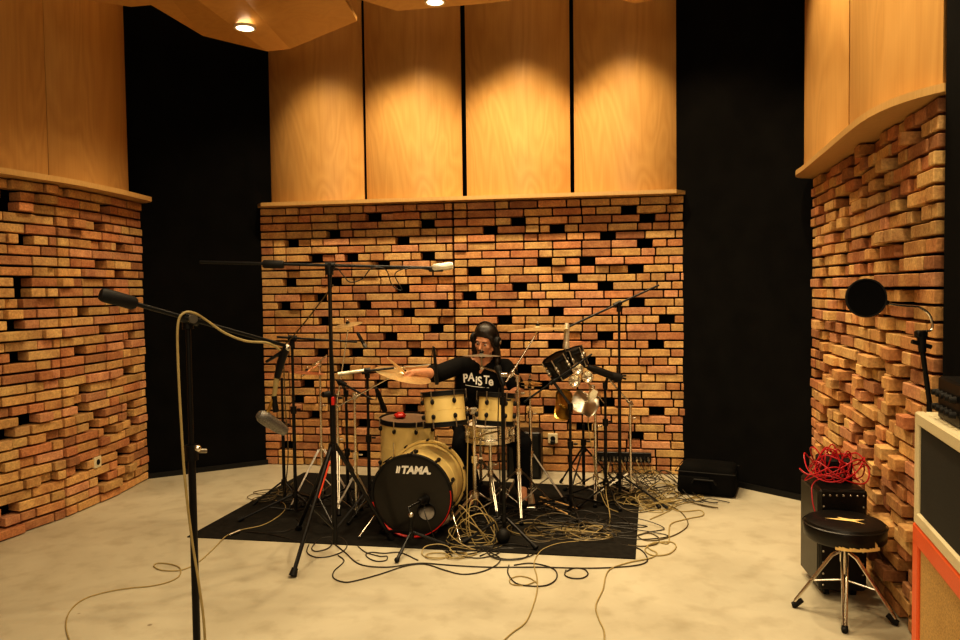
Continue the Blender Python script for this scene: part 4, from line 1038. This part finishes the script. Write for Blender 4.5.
# eyes, brows, beard
for s in (-1, 1):
    e = MB(); e.sphere(hl(s * .030, .0735, .001), .0105, None, 12, 8); eo = e.build('eye', white, person, True)
    MB().sphere(hl(s * .030 - .001, .0830, .000), (.0072, .0025, .0060), HR, 10, 8).build('iris', hairm, eo, True)
    MB().tube([hl(s * .014, .093, .024), hl(s * .030, .0925, .030), hl(s * .046, .083, .026)], [.003, .0038, .002], 6).build('eyebrow', hairm, person, True)
bd = MB(); bd.tube([hl(-.024, .084, -.052), hl(-.012, .094, -.045), hl(.012, .094, -.045), hl(.024, .084, -.052)], [.003, .005, .005, .003], 8)
bd.sphere(hl(0, .066, -.098), (.030, .024, .022), HR)
bd.build('beard', hairm, person, True)
# hair
h = MB()
h.sphere(hl(0, -.030, .036), (.083, .094, .088), HR, 24, 16)
h.sphere(hl(0, -.055, -.02), (.080, .066, .10), HR, 20, 14)
for s in (-1, 1):
    h.caps(hl(s * .010, .058, .094), hl(s * .064, .046, .050), .014, .015); h.caps(hl(s * .064, .046, .050), hl(s * .080, .022, -.03), .016, .015)
    h.caps(hl(s * .084, .006, -.01), hl(s * .092, -.005, -.10), .024, .026)
    h.caps(hl(s * .086, -.02, -.09), hl(s * .094, .0 if s > 0 else -.03, -.17), .028, .020); h.caps(hl(s * .05, -.06, -.08), hl(s * .075, -.055, -.19), .040, .026)
    h.caps(hl(s * .094, -.005, -.16), hl(s * .100, .016, -.225), .020, .008)
h.sphere(hl(0, .026, .066), (.068, .050, .050), HR, 20, 14); h.sphere(hl(0, .0, .07), (.076, .075, .062), HR, 20, 14)
rng = random.Random(2)
melt(h, .006, 3, person, 'hair', hairm)
# shirt
g = MB()
g.caps(nb + Vector((0, .01, -.035)), chest, .082, .132); g.caps(nb + Vector((-.02, 0, -.045)), shR, .072, .068); g.caps(nb + Vector((.02, 0, -.045)), shL, .072, .068)
g.caps(chest + Vector((-.07, 0, .015)), pel + Vector((-.065, -.01, .03)), .118, .126); g.caps(chest + Vector((.07, 0, .015)), pel + Vector((.065, -.01, .03)), .118, .126)
g.sphere(chest + Vector((0, -.03, .0)), (.15, .11, .14))
g.caps(shR, elR, .068, .066); g.caps(elR, elR.lerp(wrR, .22), .066, .064); g.caps(shL, shL.lerp(elL, .80), .068, .068)
sh_o = melt(g, .009, 6, person, 'shirt', shirt)
tr = MB(); tr.caps(hipR, hipL, .130, .130)
for hp2, kn, an in ((hipR, knR, anR), (hipL, knL, anL)): tr.caps(hp2, kn, .102, .073); tr.caps(kn, an + up * .02, .072, .058)
melt(tr, .010, 6, person, 'trousers', jeans)
for an in (anR, anL):
    MB().caps(an + Vector((0, .02, -.07)), an + Vector((0, -.18, -.085)), .042, .036).build('shoe', rubber, person, True)
# print on the shirt
bv = BVHTree.FromPolygons([v.co + LOC[person.name] for v in sh_o.data.vertices], [tuple(p.vertices) for p in sh_o.data.polygons])
def on_shirt(px, py, off=.0035):
    d = ray(px, py); hit = bv.ray_cast(CAM, d)
    p = hit[0] if hit[0] is not None else P(px, py, 5.6)
    return p - d * off
mb = MB()
for ch, x0, y0, sz, rot in (('P', 463.2, 382.4, 12.0, .08), ('A', 468.0, 380.8, 11.6, -.04), ('i', 475.2, 384.0, 11.6, -.04), ('S', 478.0, 385.4, 12.2, .10), ('T', 483.4, 383.2, 11.2, -.06), ('e', 488.6, 385.6, 12.6, .05)):
    vs, fs = text_mesh(ch, 1.0, 0, .030)
    mb.add([on_shirt(x0 + sz * (v.x * .82 * math.cos(rot) - v.y * math.sin(rot)), y0 - sz * (v.x * math.sin(rot) + v.y * math.cos(rot))) for v in vs], fs)
st = [(465.5, 384.9), (472, 386.2), (480, 387.2), (489, 387.8)]
mb.tube([on_shirt(x, y, .001) for x, y in st], .0028, 6)
mb.build('shirt_lettering', white, sh_o)
# sticks in the hands
for gpt, dr, lb in ((gR, (P(391, 361, 4.98) - gR), 'wooden drumstick in the drummer\'s outstretched hand by the ride cymbal'), (gL, (P(488, 412, 5.30) - gL), 'wooden drumstick in the drummer\'s hand over the snare drum')):
    d = Vector(dr).normalized(); a = gpt - d * .10; L = .40
    solo('drumstick', MB().lathe([(0, 0), (.0065, .002), (.0078, .01), (.0078, L * .72), (.0045, L * .93), (.0062, L * .96), (.005, L * .99), (0, L)], a, d, 14), stickw, lb, 'drumstick')
# headphones
t = thing('headphones', 'black over-ear headphones worn by the drummer', 'headphones', hl(0, 0, .13))
pts = [hl(math.cos(a) * .097, -.030, .012 + math.sin(a) * .124) for a in [PI * k / 18 for k in range(19)]]
MB().tube(pts, .0065, 8).build('headband', rubber, t, True)
for s in (-1, 1):
    q = hl(s * .098, -.004, .0); ax = HR @ Vector((s, 0, 0))
    c1 = MB().lathe([(0, -.022), (.040, -.022), (.043, -.012), (.041, .008), (.030, .018), (0, .020)], q, ax, 24).build('ear_cup', rubber, t, True)
    MB().cyl(q + ax * .018, q + ax * .023, .014, n=14).build('cup_badge', dchrome, c1)
# his own seat
DS = Vector((pel.x, pel.y + .02, 0))
t = thing('drum_stool', 'drum stool with a round black seat under the drummer, behind the kit', 'stool', DS)
MB().lathe([(0, .40), (.16, .40), (.168, .415), (.168, .46), (.155, .477), (0, .48)], DS, up, 32).build('seat', vinyl, t, True)
MB().cyl(DS + up * .12, DS + up * .41, .013, n=12).build('post', chrome, t, True)
for k in range(3):
    f = foot_at(DS, math.radians(90 + 120 * k), .24, .022); lg = MB().tube([DS + up * .26, f], .010, 8).build('leg', chrome, t, True); MB().sphere(f, .015).build('rubber_foot', rubber, lg, True)

# ---------------------------------------------------------------- cables
rng = random.Random(21)
def zfl(p):      # rests on the mat or on the floor
    from_mat = (mp[0].y - .02 < p.y < mp[2].y)
    return MZ if from_mat and -1.9 < p.x < 1.02 else .0
def cable(label, pts, r=.0036, m=cabbrn, lift=0, pre=(), post=(), group=None, per=8, jit=0, closed=False):
    w = []
    for q in pts:
        z = (q[2] if len(q) > 2 else 0)
        p = G(q[0], q[1]); w.append(Vector((p.x + rng.uniform(-jit, jit), p.y + rng.uniform(-jit, jit), zfl(p) + r + .0015 + lift + z)))
    w = list(pre) + w + list(post)
    c = Vector((w[len(w) // 2].x, w[len(w) // 2].y, 0))
    return solo('cable', MB().tube(spline(w, per), r, 6), m, label, 'cable', group, loc=c)
# hanging beige cable of the foreground stand
Yb = 2.38
pre = [P(280, 350, 2.6), P(268, 343, 2.56), P(246, 341, 2.5), P(225, 333, 2.46), P(206, 320, 2.42), P(194, 313, Yb), P(184, 313, Yb - .02), P(178, 324, Yb - .03), P(178, 360, Yb - .03), P(181, 420, Yb - .03), P(185, 480, Yb - .03), P(192, 540, Yb - .02), P(199, 585, Yb - .03), P(205, 640, Yb - .04)]
solo('cable', MB().tube(spline(pre + [Vector((P(210, 640, Yb).x, Yb - .05, .12)), Vector((P(225, 640, Yb).x, Yb - .20, .006))], 8), .0042, 8), cabbeige, 'beige cable looped over the foreground boom and hanging beside its pole', 'cable')
cable('beige cable wandering across the floor at left to the edge of the mat', [(72, 648), (66, 628), (70, 612), (84, 600), (106, 593), (129, 589), (150, 587), (168, 583), (179, 577), (180, 569), (171, 565), (158, 564), (154, 567), (162, 571), (180, 571), (197, 564), (213, 550), (226, 538), (240, 532), (262, 527), (277, 519), (285, 511), (284, 505), (276, 502)], .0034, cabbeige)
p = G(240, 532.5, MZ); q = G(229, 537, .004)
solo('cable_connector', MB().cyl(p + up * .012, q + up * .012, .010, .009, 12), dchrome, 'silver cable connector lying at the left edge of the mat', 'connector', loc=p)
cable('beige cable snaking to the bottom edge left of centre from under the kit', [(500, 645), (512, 634), (525, 624), (532, 610), (537, 592), (537, 578), (534, 565), (538, 555), (545, 549), (560, 544), (585, 541), (600, 536), (610, 522), (606, 505, .10), (609, 492, .22)], .0036, cabbeige)
cable('loose beige loop on the floor below the front of the mat', [(536, 582), (525, 586), (512, 585), (510, 580), (519, 577), (530, 579), (537, 584)], .0032, cabbeige)
cable('beige cable running from the mat\'s right side to the bottom edge right of centre', [(604, 645), (604, 632), (598, 618), (596, 606), (603, 590), (606, 576), (612, 569), (630, 563), (650, 559), (657, 554), (650, 550), (648, 546), (660, 543), (672, 543), (676, 548), (668, 555), (652, 556), (645, 550), (655, 543), (668, 544), (669, 532), (672, 524), (690, 519), (703, 516), (700, 511), (680, 512), (665, 505), (655, 498)], .0038, cabbeige)
cable('yellowish cable leading toward the black bag', [(640, 512), (655, 505), (675, 502), (700, 497), (702, 500), (680, 505), (668, 512), (650, 520)], .0034, cabbeige)
cable('long dark cable lying along the front edge of the mat', [(330, 541), (345, 553), (360, 565), (385, 568), (410, 565), (425, 564), (450, 566), (490, 568), (540, 568), (590, 569), (630, 567), (646, 563), (646, 556), (638, 549), (620, 545)], .0036, cabblk)
cable('dark cable sweeping forward on the floor before the bass drum', [(338, 556), (344, 562), (334, 572), (334, 579), (345, 583), (358, 581), (380, 575), (405, 567), (425, 565), (445, 571), (462, 575), (480, 573), (496, 566), (500, 559), (490, 553)], .0034, cabblk)
cable('dark round cable loop on the floor left of the bass drum', [(309, 545), (307, 553), (316, 558), (330, 557), (343, 552), (347, 545), (340, 538), (322, 539), (312, 548), (316, 552), (328, 549), (335, 541)], .0034, cabblk)
cable('dark cable coil on the floor just left of the short microphone stand', [(358, 547), (366, 553), (380, 557), (387, 557), (386, 561), (377, 562), (369, 559), (366, 555), (372, 553), (384, 554), (395, 553), (403, 554), (418, 561)], .0032, cabblk)
cable('dark oval cable loop on the floor below the mat', [(509, 566), (508, 574), (516, 584), (532, 587), (547, 586), (556, 580), (556, 572), (547, 567), (530, 564), (514, 566)], .0036, cabblk)
cable('small dark cable ring on the floor below the mat', [(566, 571), (565, 576), (572, 579), (582, 579), (588, 575), (584, 570), (574, 569), (567, 572)], .0036, cabblk)
cable('dark cable along the left part of the mat by the stand feet', [(300, 542), (270, 536), (245, 533), (260, 534), (285, 533), (300, 526), (296, 520)], .003, cabblk)
cable('dark cable curling around the right rear of the mat', [(628, 546), (642, 547), (656, 545), (659, 539), (650, 534), (638, 536), (645, 541), (662, 540), (680, 533), (688, 524), (680, 512), (665, 505)], .0036, cabbrn)
def tangle(label, cx, cy, rx, n, m, r=.0034, h=.05, seed=1, rmin=.06, rmax=.16, group=None, stray=.5, asp=1.0):
    rg = random.Random(seed); c = G(cx, cy); w = []; a = 0; N = n * 9
    o = Vector((0, 0))
    for k in range(N):
        if k % 9 == 0: R_ = rg.uniform(rmin, rmax); o = Vector((rg.uniform(-rx, rx), rg.uniform(-rx, rx) * asp)); tl = rg.uniform(0, h); ta = rg.uniform(0, 6.28)
        a += 2 * PI / 9 * rg.uniform(.8, 1.2); x = c.x + o.x + R_ * math.cos(a); y = c.y + o.y + R_ * math.sin(a) * .85
        w.append(Vector((x, y, zfl(Vector((x, y, 0))) + .004 + .004 * rg.random() + tl * max(0, math.sin(a + ta)))))
    return solo('cable', MB().tube(spline(w, 5), r, 6), m, label, 'cable', group, loc=(c.x, c.y, 0))
tangle('upright tangled coil of yellowish cable on the mat right of the bass drum', 478, 541, .05, 7, cabbeige, .0036, .26, 3, .09, .20, stray=.3)
tangle('flat tangle of beige cable in front of the coil, at the mat\'s front edge', 452, 555, .14, 5, cabbeige, .0034, .03, 5, .05, .10, asp=.25)
tangle('tangle of dark cable at the foot of the centre stand', 490, 553, .20, 5, cabblk, .0034, .03, 6, .08, .16, asp=.3)
tangle('brown cable tangle on the right half of the mat in front of the drumsticks', 565, 534, .24, 12, cabbrn, .0034, .05, 7, .06, .18, asp=.5)
tangle('thin brown cable tangle spread over the thicker one on the mat', 560, 532, .22, 5, cabbeige, .0030, .04, 8, .06, .16, asp=.5)
tangle('black cable tangle on the mat before the cluster of small drums', 590, 526, .28, 9, cabblk, .0034, .05, 9, .08, .2, asp=.6)
tangle('dense pile of greenish beige cable at the right rear corner of the mat', 645, 505, .17, 12, cabbeige, .0034, .14, 10, .05, .15)
tangle('dark cable pile mixed into the heap at the right rear corner of the mat', 640, 502, .20, 11, cabbrn, .0034, .12, 12, .06, .16)
tangle('grey cable pile behind the right stands near the brick wall', 640, 488, .18, 8, cabblk, .0034, .10, 13, .06, .16)
tangle('thin cable heap at the foot of the leftmost stands', 278, 496, .14, 5, cabbrn, .0032, .10, 14, .06, .15)
tangle('dark cables on the mat behind the tall tripod', 318, 503, .22, 6, cabblk, .0032, .05, 15, .06, .16)
tangle('dark cable tangle on the mat between the bass drum and the chrome stands', 500, 520, .16, 8, cabblk, .0034, .08, 16, .05, .15)
tangle('dark cable tangle under the hi-hat stand', 540, 515, .18, 7, cabblk, .0034, .06, 17, .06, .16)
# cables dropping from the socket panel
for i, j in enumerate(JK):
    k = rng.uniform(-.25, .45); e = Vector((j.x + k, j.y - rng.uniform(.35, .85), .012)); m1 = Vector((j.x + k * .2, j.y - .07, j.z - .13)); m2 = Vector((j.x + k * .55, j.y - .22, .10))
    ex = [e + Vector((rng.uniform(-.2, .25), rng.uniform(-.2, .1), 0)) for _ in range(2)]
    solo('cable', MB().tube(spline([j, j + Vector((0, -.02, -.02)), m1, m2, e] + ex, 8), .0034, 6), [cabbrn, cabblk, cabbeige, cabblk][i % 4], 'thin cable hanging from the socket panel on the back wall down to the cable heap', 'cable', 'cables hanging from the socket panel', loc=(e.x, e.y, 0))
# cables on stands
solo('cable', MB().tube(spline([P(430, 270, 4.6), P(410, 268, 4.58), P(395, 274, 4.58), P(402, 290, 4.6), P(392, 285, 4.6), P(386, 270, 4.58), P(372, 268, 4.56), P(362, 279, 4.56), P(350, 282, 4.55), P(343, 275, 4.55), P(336, 268, 4.53), P(331, 280, 4.52), P(331, 320, 4.52), P(335, 400, 4.5), P(336, 470, 4.5)], 8), .0034, 6), cabblk, 'dark cable looping along the level boom and down the tallest stand', 'cable')
solo('cable', MB().tube(spline([P(333, 285, 4.55), P(322, 300, 4.7), P(305, 322, 4.9), P(290, 340, 5.1), P(284, 350, 5.2), P(285, 400, 5.25), P(288, 460, 5.3), G(280, 505, .01), G(268, 498, .01)], 8), .0045, 6), cabbrn, 'brown cable slanting from the tallest stand down to the short boom at left', 'cable')
solo('cable', MB().tube(spline([P(468, 428, 4.95), P(467.5, 460, 4.93), P(467, 500, 4.9), G(467, 532, .02), G(475, 540, .02), G(488, 536, .03)], 8), .0042, 6), cabbeige, 'beige cable hanging straight down between the bass drum and the tom stand', 'cable')
solo('cable', MB().tube(spline([P(590, 385, 5.45), P(588, 420, 5.45), P(592, 450, 5.45), P(597, 480, 5.5), G(606, 505, .02), G(618, 512, .02)], 8), .0036, 6), cabbeige, 'beige cable hanging below the cluster of small drums', 'cable')
solo('cable', MB().tube(spline([P(499, 388, 4.75), P(498, 430, 4.74), P(500, 480, 4.74), P(498, 520, 4.72), G(492, 548, .01), G(480, 556, .006)], 8), .0042, 6), cabblk, 'black cable running down the straight centre stand', 'cable')
solo('cable', MB().tube(spline([P(427, 499, Yk + .2), P(424, 508, Yk + .1), P(428, 522, Yk + .04), G(438, 545, .01), G(452, 556, .006)], 8), .0036, 6), cabblk, 'black cable drooping from the bass drum microphone to the floor', 'cable')
# ------------------------------------------------------------------ lights
def spot(loc, target, power, ang=90, blend=.5, r=.06, c=(1, .76, .45)):
    l = bpy.data.lights.new('spot_lamp', 'SPOT'); l.energy = power; l.spot_size = math.radians(ang); l.spot_blend = blend
    l.shadow_soft_size = r; l.color = c
    o = bpy.data.objects.new('spot_lamp', l); col.objects.link(o); o.location = loc
    d = Vector(target) - Vector(loc); o.rotation_euler = d.to_track_quat('-Z', 'Y').to_euler(); return o
def area(loc, target, power, sx, sy, c=(1, .78, .50)):
    l = bpy.data.lights.new('area_lamp', 'AREA'); l.energy = power; l.shape = 'RECTANGLE'; l.size = sx; l.size_y = sy; l.color = c
    o = bpy.data.objects.new('area_lamp', l); col.objects.link(o); o.location = loc
    d = Vector(target) - Vector(loc); o.rotation_euler = d.to_track_quat('-Z', 'Y').to_euler(); return o
for px, e in ((317, 120), (415, 150), (519, 160), (627, 150)):
    q = bs(px, 192, .92)
    spot((q.x, q.y, 4.15), (q.x - bn.x * .12, q.y - bn.y * .12, 2.2), e * 1.45, 104, .5, .05)
spot((-.9, 3.2, 4.2), (-.9, 3.4, 0), 260, 110, .7, .12)
spot((1.0, 3.2, 4.2), (1.0, 3.4, 0), 260, 110, .7, .12)
spot((0.2, 4.6, 4.3), (0.1, 4.9, 0), 280, 90, .6, .12)
spot((-1.2, 1.2, 4.2), (-1.0, 2.2, 0), 200, 120, .7, .12)
spot((1.0, 1.2, 4.2), (1.0, 2.2, 0), 220, 120, .7, .12)
spot((-1.7, 4.9, 4.2), (-1.9, 5.0, .8), 190, 84, .5)
spot((1.5, 4.3, 4.25), (2.0, 4.3, 1.5), 240, 100, .5)
area((0, -.6, 3.0), (0, 5.5, 1.2), 90, 3.5, 1.2)
w = bpy.data.worlds.new('world'); scene.world = w; w.use_nodes = True
w.node_tree.nodes['Background'].inputs[0].default_value = (1, .72, .42, 1); w.node_tree.nodes['Background'].inputs[1].default_value = .04
scene.view_settings.view_transform = 'Standard'
scene.view_settings.look = 'Medium High Contrast'
scene.view_settings.exposure = -.70
